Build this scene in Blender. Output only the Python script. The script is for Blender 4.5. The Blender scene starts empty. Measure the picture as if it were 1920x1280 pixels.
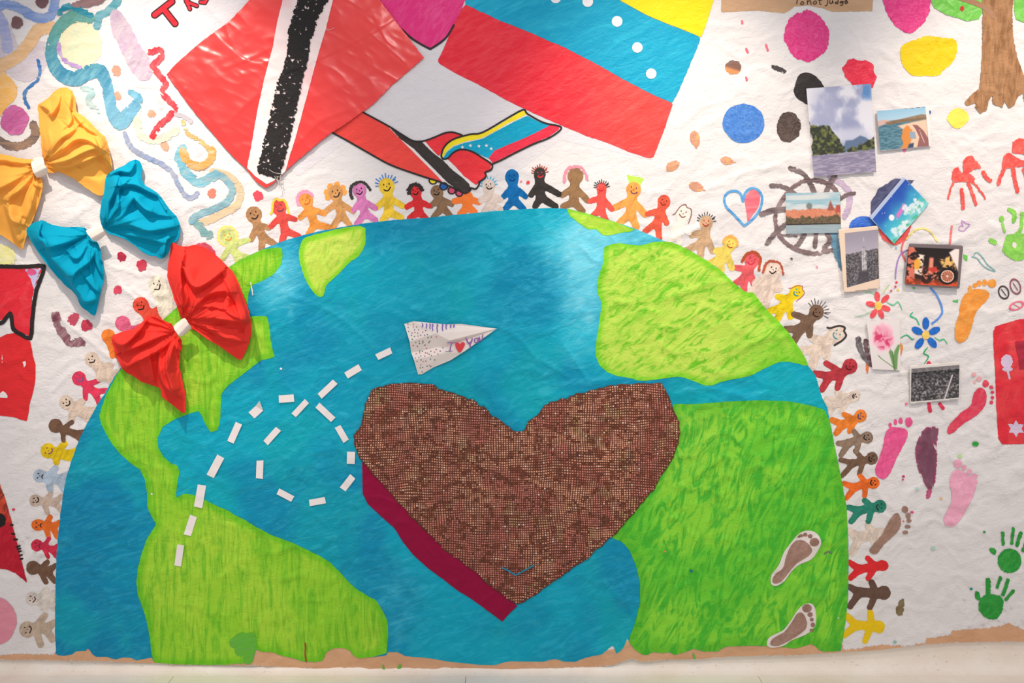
import bpy, math
import numpy as np

# ------------------------------------------------------------------ camera, world, lights
SC = bpy.context.scene
S = 590.0            # photo pixels per metre on the wall plane
D = 3.2              # camera distance from the wall
PYH, PYF = 480.0, 1256.0   # pixel row of the horizon, pixel row of the wall / floor line
ZC = (PYF - PYH) / S
cam = bpy.data.cameras.new('camera'); camo = bpy.data.objects.new('camera', cam)
SC.collection.objects.link(camo); SC.camera = camo
camo.location = (0, -D, ZC); camo.rotation_euler = (math.pi / 2, 0, 0)
cam.sensor_width = 36; cam.lens = 36 * D / (1920 / S)
cam.shift_y = -(640 - PYH) / 1920.0
SC.view_settings.view_transform = 'Standard'; SC.view_settings.look = 'None'
SC.view_settings.gamma = 1.0; SC.view_settings.use_curve_mapping = False
SC.view_settings.exposure = 0.32
w = bpy.data.worlds.new('world'); SC.world = w; w.use_nodes = True
w.node_tree.nodes['Background'].inputs[0].default_value = (0.965, 0.95, 1.0, 1)
w.node_tree.nodes['Background'].inputs[1].default_value = 0.50

def spot(px, py, frm, power, size_deg, blend, col, rad):
    tx, tz = (px - 960) / S, (PYF - py) / S
    l = bpy.data.lights.new('gallery_or_fill_spot', 'SPOT'); l.energy = power; l.color = col
    l.spot_size = math.radians(size_deg); l.spot_blend = blend; l.shadow_soft_size = rad
    o = bpy.data.objects.new('gallery_or_fill_spot', l); SC.collection.objects.link(o)
    o.location = frm
    from mathutils import Vector
    o.rotation_euler = (Vector((tx, 0, tz)) - Vector(frm)).to_track_quat('-Z', 'Y').to_euler()
spot(320, 400, (-1.28, -1.15, 2.95), 142, 46, 1.0, (1.0, .86, .74), .016)
spot(1260, 400, (0.50, -1.20, 3.0), 106, 44, 1.0, (1.0, .86, .72), .025)
spot(1860, 350, (1.66, -1.20, 3.0), 104, 44, 1.0, (1.0, .85, .72), .025)
spot(960, 900, (0.0, -2.4, 3.1), 62, 80, 1.0, (1.0, .95, .92), .06)  # added wide fill light; the ones above are the gallery spots

# ------------------------------------------------------------------ numpy helpers
rng = np.random.RandomState(7)
TAB = rng.rand(512, 512)
def vnoise(x, y, seed=0):
    x = np.asarray(x, float) + seed * 17.31; y = np.asarray(y, float) + seed * 9.77
    xi = np.floor(x).astype(int); yi = np.floor(y).astype(int)
    u = x - xi; v = y - yi
    u = u * u * (3 - 2 * u); v = v * v * (3 - 2 * v)
    a = TAB[xi % 512, yi % 512]; b = TAB[(xi + 1) % 512, yi % 512]
    c = TAB[xi % 512, (yi + 1) % 512]; d = TAB[(xi + 1) % 512, (yi + 1) % 512]
    return (a * (1 - u) + b * u) * (1 - v) + (c * (1 - u) + d * u) * v
def fbm(x, y, seed=0, o=3):
    s = 0; a = .5; t = 0
    for k in range(o):
        s = s + a * vnoise(x * 2 ** k, y * 2 ** k, seed + k * 3); t += a; a *= .5
    return s / t
def sstep(a, b, x):
    t = np.clip((x - a) / (b - a), 0, 1); return t * t * (3 - 2 * t)
def crom(pts, closed=False, n=5):
    P = np.array(pts, float); N = len(P); out = []
    rngi = range(N) if closed else range(N - 1)
    for i in rngi:
        if closed: p0, p1, p2, p3 = P[i - 1], P[i], P[(i + 1) % N], P[(i + 2) % N]
        else: p0, p1, p2, p3 = P[max(i - 1, 0)], P[i], P[i + 1], P[min(i + 2, N - 1)]
        for k in range(n):
            t = k / n
            out.append(.5 * ((2 * p1) + (-p0 + p2) * t + (2 * p0 - 5 * p1 + 4 * p2 - p3) * t * t + (-p0 + 3 * p1 - 3 * p2 + p3) * t ** 3))
    if not closed: out.append(P[-1])
    return np.array(out)
# shapes: (bbox, function giving signed distance in px, negative inside)
def bb(P, m=3): P = np.asarray(P); return (P[:, 0].min() - m, P[:, 1].min() - m, P[:, 0].max() + m, P[:, 1].max() + m)
def poly(pts, smooth=0):
    P = crom([p[:2] for p in pts], True, smooth) if smooth else np.array(pts, float)
    def f(X, Y):
        d = np.full(X.shape, 1e9); ins = np.zeros(X.shape, bool)
        for i in range(len(P)):
            ax, ay = P[i - 1]; bx, by = P[i]; ex, ey = bx - ax, by - ay
            L = ex * ex + ey * ey
            if L < 1e-9: continue
            t = np.clip(((X - ax) * ex + (Y - ay) * ey) / L, 0, 1)
            d = np.minimum(d, (X - ax - t * ex) ** 2 + (Y - ay - t * ey) ** 2)
            c = (ay > Y) != (by > Y)
            if ay != by: ins ^= c & (X < (bx - ax) * (Y - ay) / (by - ay) + ax)
        d = np.sqrt(d); return np.where(ins, -d, d)
    return (bb(P), f)
def ell(cx, cy, rx, ry=None, ang=0):
    ry = rx if ry is None else ry; a = math.radians(ang); c, s = math.cos(a), math.sin(a)
    def f(X, Y):
        x = (X - cx) * c + (Y - cy) * s; y = -(X - cx) * s + (Y - cy) * c
        return (np.sqrt((x / rx) ** 2 + (y / ry) ** 2) - 1) * min(rx, ry)
    r = max(rx, ry); return ((cx - r - 3, cy - r - 3, cx + r + 3, cy + r + 3), f)
def stroke(pts, wd, smooth=5, taper=False):
    """pts (x,y) or (x,y,w): a brush line of width wd"""
    Q = np.array([(p[0], p[1], p[2] if len(p) > 2 else wd) for p in pts], float)
    P = crom(Q, False, smooth) if smooth and len(Q) > 2 else Q
    if taper:
        t = np.linspace(0, 1, len(P)); P[:, 2] *= .25 + .75 * np.sqrt(np.clip(4 * t * (1 - t), 0, 1))
    def f(X, Y):
        d = np.full(X.shape, 1e9)
        for i in range(1, len(P)):
            ax, ay, aw = P[i - 1]; bx, by, bw = P[i]; ex, ey = bx - ax, by - ay; L = ex * ex + ey * ey + 1e-9
            t = np.clip(((X - ax) * ex + (Y - ay) * ey) / L, 0, 1)
            d = np.minimum(d, np.hypot(X - ax - t * ex, Y - ay - t * ey) - .5 * (aw + (bw - aw) * t))
        return d
    m = P[:, 2].max() / 2 + 3
    return ((P[:, 0].min() - m, P[:, 1].min() - m, P[:, 0].max() + m, P[:, 1].max() + m), f)
def union(*sh, k=0.0):
    b = np.array([s[0] for s in sh])
    def f(X, Y):
        d = sh[0][1](X, Y)
        for s in sh[1:]:
            e = s[1](X, Y)
            if k > 0:
                h = np.clip(.5 + .5 * (e - d) / k, 0, 1); d = e * (1 - h) + d * h - k * h * (1 - h)
            else: d = np.minimum(d, e)
        return d
    return ((b[:, 0].min(), b[:, 1].min(), b[:, 2].max(), b[:, 3].max()), f)
def minus(a, b): return (a[0], lambda X, Y: np.maximum(a[1](X, Y), -b[1](X, Y)))
def inter(a, b): return (a[0], lambda X, Y: np.maximum(a[1](X, Y), b[1](X, Y)))
def rough(a, amp=1.0, sc=3.0, seed=0):
    m = amp
    return ((a[0][0] - m, a[0][1] - m, a[0][2] + m, a[0][3] + m),
            lambda X, Y: a[1](X, Y) + (fbm(X / sc, Y / sc, seed, 2) - .5) * 2 * amp)
def dry(a, amt=.5, ang=0, sc=5, seed=1, rim=2.6):
    """dry-brush: gaps along the brush direction, mostly at the rim"""
    an = math.radians(ang); c, s = math.cos(an), math.sin(an)
    def f(X, Y):
        d = a[1](X, Y); u = X * c + Y * s; v = -X * s + Y * c
        n = fbm(u / (sc * 4), v / sc, seed, 2)
        g = (n - (1 - amt * .72)) * 16 + np.minimum(d + rim, rim) * .5
        return np.maximum(d, g)
    return (a[0], f)

# ------------------------------------------------------------------ crumpled paper height map (metres), 4 px lattice
CX0, CY0, CELL = -80, -80, 4
NX, NY = 520, 340
gx, gy = np.meshgrid(CX0 + CELL * np.arange(NX), CY0 + CELL * np.arange(NY))
def crumple():
    a = math.radians(-14); c, s = math.cos(a), math.sin(a)
    u = gx * c + gy * s; v = -gx * s + gy * c
    wx = (fbm(u / 60, v / 60, 3) - .5) * 70; wy = (fbm(u / 60, v / 60, 5) - .5) * 70
    H = .0035 * fbm(u / 190, v / 110, 11, 2)
    def ridge(n, p): return (1 - np.abs(2 * n - 1)) ** p
    H += .0030 * ridge(vnoise((u + wx) / 80, (v + wy) / 36, 21), 3)
    H += .0021 * ridge(vnoise((u + wx) / 40, (v + wy * 1.2) / 20, 31), 3)
    H += .0012 * ridge(vnoise((u * .8 + v * .5 + wx) / 26, (v + wy) / 15, 41), 2)
    return H
Hm = crumple()
amp = np.ones_like(Hm)
# the newer sheet at the top centre is nearly smooth
sm = sstep(0, 120, -poly([(230, -90), (1340, -90), (1320, 120), (1230, 300), (1000, 320), (700, 340), (480, 330), (300, 160)])[1](gx, gy) + 60)
amp *= 1 - .72 * sm
amp *= 1 + .35 * sstep(1200, 1500, gx) * sstep(250, 500, gy)
Hm *= amp
CREASES = [([(895, 600), (940, 615), (975, 635), (1000, 665), (1040, 690), (1066, 708)], 1.0), ([(1247, 562), (1290, 545), (1330, 530), (1362, 528)], 1.2),
 ([(1240, 612), (1275, 612)], .9), ([(1281, 910), (1320, 880), (1356, 856)], 1.2), ([(1235, 945), (1280, 985), (1310, 1015)], .8),
 ([(544, 556), (608, 578), (650, 605), (700, 650)], .9), ([(1262, 446), (1298, 430), (1326, 420)], 1.8), ([(1200, 445), (1262, 446)], 1.0),
 ([(225, 535), (262, 566)], 1.2), ([(100, 588), (150, 625), (230, 690)], 1.2), ([(250, 543), (298, 575)], 1.2), ([(1325, 356), (1388, 325), (1468, 310)], 1.0),
 ([(1248, 450), (1248, 520)], .5), ([(1060, 650), (1080, 680), (1102, 712)], 1.0), ([(1050, 720), (1110, 716), (1160, 708)], .9), ([(1085, 655), (1120, 640)], .7),
 ([(1270, 738), (1330, 728), (1400, 742), (1440, 735)], 1.1), ([(1290, 730), (1350, 752)], .8), ([(1165, 1100), (1185, 1150), (1180, 1190)], 1.3), ([(1130, 1090), (1170, 1130)], .9),
 ([(1240, 1030), (1262, 1090), (1280, 1130)], .9), ([(960, 620), (1000, 622), (1050, 640)], .6), ([(1400, 500), (1480, 512), (1560, 500)], .6), ([(1300, 595), (1330, 560)], .7),
 ([(1690, 690), (1800, 660), (1860, 640)], .7), ([(1660, 740), (1710, 725)], .8), ([(1800, 275), (1830, 272), (1860, 276), (1890, 272)], .9), ([(300, 180), (330, 190)], .4),
 ([(330, 810), (380, 830), (420, 815)], .7), ([(480, 420), (560, 405), (640, 395)], .5), ([(580, 850), (640, 838)], .7), ([(180, 935), (245, 925)], .8), ([(230, 1060), (270, 1050)], .8),
 ([(345, 860), (420, 905)], .6), ([(1150, 560), (1240, 590)], .7), ([(1330, 660), (1420, 640), (1470, 600)], .7), ([(1400, 850), (1440, 860)], .9), ([(1490, 880), (1560, 890)], .7), ([(1300, 1000), (1400, 1020)], .6)]
r2 = np.random.RandomState(3)
for k in range(230):
    x = r2.uniform(-40, 1960); y = r2.uniform(330, 1240)
    if k % 5 == 0: y = r2.uniform(0, 330); x = r2.choice([r2.uniform(1330, 1960), r2.uniform(-40, 480)])
    L = r2.uniform(25, 110); a = math.radians(r2.normal(0, 32) + (20 if r2.rand() < .6 else -25))
    q = [(x + t * L * math.cos(a) + r2.normal(0, 4), y + t * L * math.sin(a) + r2.normal(0, 4)) for t in (0, .33, .66, 1)]
    CREASES.append((q, r2.uniform(.25, .75)))
for q, am in CREASES:
    b, f = stroke([(p[0], p[1]) for p in q], 0.1, 4)
    i0, i1 = max(int((b[0] - CX0 - 26) / CELL), 0), min(int((b[2] - CX0 + 26) / CELL) + 1, NX)
    j0, j1 = max(int((b[1] - CY0 - 26) / CELL), 0), min(int((b[3] - CY0 + 26) / CELL) + 1, NY)
    if i1 <= i0 or j1 <= j0: continue
    X, Y = gx[j0:j1, i0:i1], gy[j0:j1, i0:i1]
    Hm[j0:j1, i0:i1] += am * (.0026 * np.exp(-(np.clip(f(X, Y), 0, 99) / 4.2) ** 2) + .0010 * np.exp(-(f(X, Y - 5) / 9) ** 2))
Hm = np.clip(Hm, 0, .014)
GY, GX = np.gradient(Hm, CELL / S)
def samp(A, X, Y):
    u = np.clip((X - CX0) / CELL, 0, NX - 1.001); v = np.clip((Y - CY0) / CELL, 0, NY - 1.001)
    i = u.astype(int); j = v.astype(int); u = u - i; v = v - j
    h00, h10, h01, h11 = A[j, i], A[j, i + 1], A[j + 1, i], A[j + 1, i + 1]
    return np.where(u > v, h00 + u * (h10 - h00) + v * (h11 - h10), h00 + v * (h01 - h00) + u * (h11 - h01))
PAPER_OFF = .012
def W(X, Y, h):
    """photo pixel + distance h (m) out from the wall -> world"""
    X = np.asarray(X, float); Y = np.asarray(Y, float); h = np.asarray(h, float) + 0 * X
    k = (D - h) / D
    return np.stack([(X - 960) / S * k, -h, ZC + ((PYF - Y) / S - ZC) * k], -1)

def lin(c):
    c = np.clip(np.asarray(c, float) / 255.0, 0, 1)
    return np.where(c <= .04045, c / 12.92, ((c + .055) / 1.055) ** 2.4)

# ------------------------------------------------------------------ materials
MATS = {}
def nodes(name):
    m = bpy.data.materials.new(name); m.use_nodes = True; t = m.node_tree
    return m, t, t.nodes['Principled BSDF']
def add(t, typ, **kw):
    n = t.nodes.new(typ)
    for k, v in kw.items():
        if k.startswith('i_'): n.inputs[k[2:].replace('_', ' ')].default_value = v
        else: setattr(n, k, v)
    return n
def position(t, ang=0, sx=1, sz=1):
    g = add(t, 'ShaderNodeNewGeometry'); m = add(t, 'ShaderNodeMapping'); t.links.new(g.outputs['Position'], m.inputs['Vector'])
    m.inputs['Rotation'].default_value = (0, math.radians(ang), 0)
    m2 = add(t, 'ShaderNodeMapping'); t.links.new(m.outputs[0], m2.inputs['Vector']); m2.inputs['Scale'].default_value = (sx, 1, sz)
    return m2.outputs[0]
def crinkle_bump(t, bsdf, extra=None, strength=.7, dist=.0028):
    """fine paper crinkle shared by the sheet and everything painted on it"""
    p = position(t, 14, 1, 1.9)
    n1 = add(t, 'ShaderNodeTexNoise', i_Scale=26.0, i_Detail=5.0, i_Roughness=.58, i_Distortion=.9)
    n1.noise_dimensions = '3D'; t.links.new(p, n1.inputs['Vector'])
    ab = add(t, 'ShaderNodeMath', operation='SUBTRACT'); ab.inputs[1].default_value = .5; t.links.new(n1.outputs['Fac'], ab.inputs[0])
    ab2 = add(t, 'ShaderNodeMath', operation='ABSOLUTE'); t.links.new(ab.outputs[0], ab2.inputs[0])
    m1 = add(t, 'ShaderNodeMath', operation='MULTIPLY'); m1.inputs[1].default_value = -2.2; t.links.new(ab2.outputs[0], m1.inputs[0])
    n2 = add(t, 'ShaderNodeTexNoise', i_Scale=120.0, i_Detail=3.0); t.links.new(p, n2.inputs['Vector'])
    m2 = add(t, 'ShaderNodeMath', operation='MULTIPLY_ADD'); m2.inputs[1].default_value = .12
    t.links.new(n2.outputs['Fac'], m2.inputs[0]); t.links.new(m1.outputs[0], m2.inputs[2]); h = m2.outputs[0]
    if extra is not None:
        m3 = add(t, 'ShaderNodeMath', operation='MULTIPLY_ADD'); m3.inputs[1].default_value = .35
        t.links.new(extra, m3.inputs[0]); t.links.new(h, m3.inputs[2]); h = m3.outputs[0]
    b = add(t, 'ShaderNodeBump'); b.inputs['Strength'].default_value = strength; b.inputs['Distance'].default_value = dist
    t.links.new(h, b.inputs['Height']); t.links.new(b.outputs[0], bsdf.inputs['Normal'])
def paint(ang=0, scale=9.0, stretch=6.0, lo=.38, hi=.66, rough_=.55, swirl=1.0):
    """poster paint: two attribute colours mixed along brush strokes"""
    key = ('paint', ang, scale, stretch, lo, hi, rough_, swirl)
    if key in MATS: return MATS[key]
    m, t, b = nodes('poster_paint')
    a1 = add(t, 'ShaderNodeAttribute', attribute_name='Col'); a2 = add(t, 'ShaderNodeAttribute', attribute_name='Col2')
    p = position(t, ang, 1, stretch)
    n = add(t, 'ShaderNodeTexNoise', i_Scale=scale, i_Detail=4.0, i_Roughness=.62, i_Distortion=swirl)
    t.links.new(p, n.inputs['Vector'])
    r = add(t, 'ShaderNodeMapRange'); r.inputs['From Min'].default_value = lo; r.inputs['From Max'].default_value = hi
    t.links.new(n.outputs['Fac'], r.inputs['Value'])
    mx = add(t, 'ShaderNodeMix', data_type='RGBA'); t.links.new(r.outputs[0], mx.inputs['Factor'])
    t.links.new(a1.outputs['Color'], mx.inputs[6]); t.links.new(a2.outputs['Color'], mx.inputs[7])
    t.links.new(mx.outputs[2], b.inputs['Base Color'])
    b.inputs['Roughness'].default_value = rough_; b.inputs['Specular IOR Level'].default_value = .2
    crinkle_bump(t, b, n.outputs['Fac'])
    MATS[key] = m; return m
def plain(name, col, rough_=.6, bump=0, sheen=0, spec=.3, attr=False, bscale=300, metallic=0):
    m, t, b = nodes(name)
    if attr:
        a = add(t, 'ShaderNodeAttribute', attribute_name='Col'); t.links.new(a.outputs['Color'], b.inputs['Base Color'])
    else:
        n = add(t, 'ShaderNodeTexNoise', i_Scale=14.0, i_Detail=4.0); g = add(t, 'ShaderNodeNewGeometry'); t.links.new(g.outputs['Position'], n.inputs['Vector'])
        c = lin(col); mx = add(t, 'ShaderNodeMix', data_type='RGBA'); t.links.new(n.outputs['Fac'], mx.inputs['Factor'])
        mx.inputs[6].default_value = (*(c * .93), 1); mx.inputs[7].default_value = (*np.clip(c * 1.06, 0, 1), 1)
        t.links.new(mx.outputs[2], b.inputs['Base Color'])
    b.inputs['Roughness'].default_value = rough_; b.inputs['Specular IOR Level'].default_value = spec; b.inputs['Metallic'].default_value = metallic
    if sheen: b.inputs['Sheen Weight'].default_value = sheen
    if bump:
        g = add(t, 'ShaderNodeNewGeometry'); n = add(t, 'ShaderNodeTexNoise', i_Scale=float(bscale), i_Detail=2.0)
        t.links.new(g.outputs['Position'], n.inputs['Vector'])
        bm = add(t, 'ShaderNodeBump'); bm.inputs['Strength'].default_value = bump; bm.inputs['Distance'].default_value = .001
        t.links.new(n.outputs['Fac'], bm.inputs['Height']); t.links.new(bm.outputs[0], b.inputs['Normal'])
    return m

# ------------------------------------------------------------------ objects
def tag(o, label=None, cat=None, group=None, kind=None):
    if label: o['label'] = label
    if cat: o['category'] = cat
    if group: o['group'] = group
    if kind: o['kind'] = kind
    return o
WORLD = {}
def link(o, loc, parent=None):
    SC.collection.objects.link(o)
    WORLD[o.name] = np.array(loc, float)
    if parent is not None:
        o.parent = parent; o.location = tuple(np.array(loc) - WORLD[parent.name])
    else: o.location = tuple(loc)
    return o
def meshobj(name, V, F, mat, parent=None, cols=None, normals=None, smooth=True, origin=None):
    V = np.asarray(V, float)
    loc = np.array(origin, float) if origin is not None else (V.min(0) + V.max(0)) / 2
    me = bpy.data.meshes.new(name)
    if isinstance(F, np.ndarray):
        me.vertices.add(len(V)); me.vertices.foreach_set('co', (V - loc).ravel())
        k = F.shape[1]; me.loops.add(F.size); me.loops.foreach_set('vertex_index', F.ravel().astype(np.int32))
        me.polygons.add(len(F)); me.polygons.foreach_set('loop_start', (np.arange(len(F)) * k).astype(np.int32))
        me.polygons.foreach_set('loop_total', np.full(len(F), k, np.int32)); me.update(calc_edges=True); me.validate()
    else: me.from_pydata([tuple(v) for v in V - loc], [], F)
    me.polygons.foreach_set('use_smooth', [smooth] * len(me.polygons))
    if cols:
        for nm, c in cols.items():
            a = me.color_attributes.new(nm, 'FLOAT_COLOR', 'POINT')
            a.data.foreach_set('color', np.concatenate([np.broadcast_to(c, (len(V), 3)), np.ones((len(V), 1))], 1).ravel().astype(np.float32))
    if normals is not None: me.normals_split_custom_set_from_vertices(normals.tolist())
    if mat: me.materials.append(mat)
    return link(bpy.data.objects.new(name, me), loc, parent)
def contour(shape, cell):
    """triangles of the region where the distance field is negative"""
    (x0, y0, x1, y1), f = shape
    x0 = max(x0, CX0 + 8); y0 = max(y0, CY0 + 8); x1 = min(x1, CX0 + CELL * NX - 12); y1 = min(y1, CY0 + CELL * NY - 12)
    i0 = math.floor(x0 / cell) - 1; j0 = math.floor(y0 / cell) - 1
    nx = math.ceil(x1 / cell) + 2 - i0; ny = math.ceil(y1 / cell) + 2 - j0
    X, Y = np.meshgrid((i0 + np.arange(nx)) * cell * 1.0, (j0 + np.arange(ny)) * cell * 1.0)
    Fv = f(X, Y); Fv = np.where(np.abs(Fv) < 1e-6, 1e-6, Fv); Fv[0, :] = np.maximum(Fv[0, :], .01); Fv[-1, :] = np.maximum(Fv[-1, :], .01); Fv[:, 0] = np.maximum(Fv[:, 0], .01); Fv[:, -1] = np.maximum(Fv[:, -1], .01)
    fl = Fv.ravel(); N = nx * ny; xs, ys = X.ravel(), Y.ravel()
    offs = {0: 1, 1: nx, 2: nx + 1}
    PX = [xs]; PY = [ys]; PF = [fl]
    for d in (0, 1, 2):
        b = np.clip(np.arange(N) + offs[d], 0, N - 1); fa, fb = fl, fl[b]
        den = fa - fb; t = np.where(np.abs(den) > 1e-12, fa / np.where(np.abs(den) > 1e-12, den, 1), .5); t = np.clip(t, .02, .98)
        PX.append(xs + (xs[b] - xs) * t); PY.append(ys + (ys[b] - ys) * t); PF.append(np.zeros(N))
    PX = np.concatenate(PX); PY = np.concatenate(PY); PF = np.concatenate(PF)
    jj, ii = np.meshgrid(np.arange(ny - 1), np.arange(nx - 1), indexing='ij'); base = (jj * nx + ii).ravel()
    a, b, c, d = base, base + 1, base + nx + 1, base + nx
    keep = np.minimum(np.minimum(fl[a], fl[b]), np.minimum(fl[c], fl[d])) < 0
    a, b, c, d = a[keep], b[keep], c[keep], d[keep]
    T = np.concatenate([np.stack([a, c, b], 1), np.stack([a, d, c], 1)])
    ins = fl[T] < 0; cnt = ins.sum(1)
    out = [T[cnt == 3]]
    def eid(p, q):
        lo = np.minimum(p, q); df = np.abs(p - q)
        dr = np.where(df == 1, 0, np.where(df == nx, 1, 2)); return N * (1 + dr) + lo
    for k in range(3):
        m = (cnt == 1) & ins[:, k]; t = T[m]; p, q, r = t[:, k], t[:, (k + 1) % 3], t[:, (k + 2) % 3]
        out.append(np.stack([p, eid(p, q), eid(p, r)], 1))
        m = (cnt == 2) & ~ins[:, k]; t = T[m]; p, q, r = t[:, k], t[:, (k + 1) % 3], t[:, (k + 2) % 3]
        e1, e2 = eid(p, q), eid(p, r)
        out.append(np.stack([e1, q, r], 1)); out.append(np.stack([e1, r, e2], 1))
    T = np.concatenate(out)
    if not len(T): return None
    u, inv = np.unique(T.ravel(), return_inverse=True)
    return PX[u], PY[u], PF[u], inv.reshape(-1, 3)
def asrgb(c, X, Y, d): return lin(c(X, Y, d)) if callable(c) else np.broadcast_to(lin(c), (len(X), 3))
ORDER = [0]
def patch(name, shape, col, parent=None, cell=2.0, layer=1, col2=None, mat=None, label=None, h=None, extra=0):
    """a layer of paint or paper lying on the crumpled sheet"""
    if h is None: cell = 4 if cell >= 2.5 else 2 if cell >= 1.5 else 1   # same lattice as the sheet, so layers never cross
    r = contour(shape, cell)
    if r is None: return None
    X, Y, d, T = r
    if h is None:
        ORDER[0] += 1      # overlapping strokes lie on one another in the order they were painted
        hh = PAPER_OFF + samp(Hm, X, Y) + (layer + (ORDER[0] % 6) * .05) * .0006 + extra
        nx_, ny_ = samp(GX, X, Y), samp(GY, X, Y)
        nrm = np.stack([-nx_, -np.ones_like(nx_), ny_], -1); nrm /= np.linalg.norm(nrm, axis=1)[:, None]
    else: hh = h(X, Y, d); nrm = None
    V = W(X, Y, hh)
    c1 = asrgb(col, X, Y, d)
    if col2 is None: c2 = c1 * .86 + .04
    elif col2 == 0: c2 = c1
    else: c2 = asrgb(col2, X, Y, d)
    o = meshobj(name, V, T.astype(np.int32), mat or paint(), parent, {'Col': c1, 'Col2': c2}, nrm)
    if label: o['label'] = label
    return o
def mixc(a, b, t):
    t = np.asarray(t)[..., None]; return np.asarray(a, float) * (1 - t) + np.asarray(b, float) * t
# ------------------------------------------------------------------ the setting
def box(x0, x1, y0, y1, z0, z1):
    v = [(x, y, z) for x in (x0, x1) for y in (y0, y1) for z in (z0, z1)]
    f = [(0, 1, 3, 2), (4, 6, 7, 5), (0, 4, 5, 1), (2, 3, 7, 6), (0, 2, 6, 4), (1, 5, 7, 3)]
    return v, f
wallm = plain('wall_paint', (226, 220, 212), .8, .2)
v, f = box(-2.6, 2.6, 0.0, .12, .10, 2.9)
tag(meshobj('wall_back', v, f, wallm, smooth=False), kind='structure')
def floor_mat():
    m, t, b = nodes('vinyl_floor')
    g = add(t, 'ShaderNodeNewGeometry')
    n = add(t, 'ShaderNodeTexNoise', i_Scale=5.0, i_Detail=6.0, i_Roughness=.65); t.links.new(g.outputs['Position'], n.inputs['Vector'])
    r = add(t, 'ShaderNodeValToRGB'); t.links.new(n.outputs['Fac'], r.inputs[0])
    r.color_ramp.elements[0].position = .35; r.color_ramp.elements[0].color = (*lin((244, 230, 214)), 1)
    r.color_ramp.elements[1].position = .65; r.color_ramp.elements[1].color = (*lin((252, 244, 232)), 1)
    p = position(t, 0, 1, 1); mp = add(t, 'ShaderNodeMapping'); t.links.new(g.outputs['Position'], mp.inputs[0]); mp.inputs['Scale'].default_value = (1, 3, 2); mp.inputs['Rotation'].default_value = (0, 0, .5)
    n2 = add(t, 'ShaderNodeTexNoise', i_Scale=60.0, i_Detail=3.0); t.links.new(mp.outputs[0], n2.inputs['Vector'])
    r2_ = add(t, 'ShaderNodeMapRange'); r2_.inputs['From Min'].default_value = .66; r2_.inputs['From Max'].default_value = .74; r2_.inputs['To Max'].default_value = .45
    t.links.new(n2.outputs['Fac'], r2_.inputs[0])
    mx = add(t, 'ShaderNodeMix', data_type='RGBA'); t.links.new(r2_.outputs[0], mx.inputs['Factor']); t.links.new(r.outputs[0], mx.inputs[6]); mx.inputs[7].default_value = (*lin((150, 138, 124)), 1)
    t.links.new(mx.outputs[2], b.inputs['Base Color']); b.inputs['Roughness'].default_value = .5
    return m
flm = floor_mat()
# joints of the vinyl tiles run away from the wall through these floor columns
seams = [-2.6] + [(875 - 960) / S + k * 540 / S for k in (-2, -1, 0, 1, 2)] + [2.6]
v, f = box(-2.6, 2.6, -3.6, .1, -.05, -.004)
fl = tag(meshobj('floor', v, f, plain('floor_joint', (150, 138, 120), .8), smooth=False), kind='structure')
rowy = [-.045, -.045 - .052, -.36, -.66, -.96, -1.6, -2.4, -3.6]
for i in range(len(seams) - 1):
    for j in range(len(rowy) - 1):
        g_ = .0009
        v, f = box(seams[i] + g_, seams[i + 1] - g_, rowy[j + 1] + g_, rowy[j] - g_, -.004, 0)
        meshobj('vinyl_tile', v, f, flm, fl, smooth=False)
# coved skirting: the vinyl curls up the wall
prof = [(-.045, 0.0)] + [(-.045 + .040 * math.sin(a), .045 - .045 * math.cos(a)) for a in np.linspace(0, math.pi / 2, 9)] + [(-.005, .10), (0, .10), (0, -.004), (-.045, -.004)]
V = [(x, y, z) for x in (-2.6, 2.6) for y, z in prof]; n_ = len(prof)
F = [(i, (i + 1) % n_, (i + 1) % n_ + n_, i + n_) for i in range(n_)]
tag(meshobj('baseboard_back', V, F, flm, smooth=False), kind='structure')

# ------------------------------------------------------------------ the paper mural
BOT = [(-70, 1237), (0, 1237), (60, 1237), (120, 1238), (200, 1240), (285, 1243), (330, 1246), (380, 1247), (430, 1247), (480, 1248), (560, 1252), (640, 1254), (700, 1256), (750, 1256), (800, 1256), (880, 1256), (960, 1255), (1040, 1252), (1120, 1250), (1150, 1247), (1166, 1240), (1185, 1234), (1200, 1240), (1215, 1240), (1250, 1236), (1320, 1235), (1360, 1231), (1440, 1229), (1480, 1229), (1540, 1225), (1580, 1223), (1650, 1218), (1700, 1212), (1740, 1208), (1800, 1204), (1860, 1203), (1920, 1203), (1985, 1204)]
sheet = poly([(1985, -62), (-70, -62)] + BOT)
def white(X, Y, d):
    n = fbm(X / 90, Y / 70, 61, 3); c = mixc((237, 233, 231), (228, 224, 223), n)
    s = sstep(.70, .80, fbm(X / 9, Y / 4, 62, 2)) * sstep(.5, .7, fbm(X / 120, Y / 120, 63)) * sstep(600, 1000, Y)
    return mixc(c, (186, 180, 178), s * .6)
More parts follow.
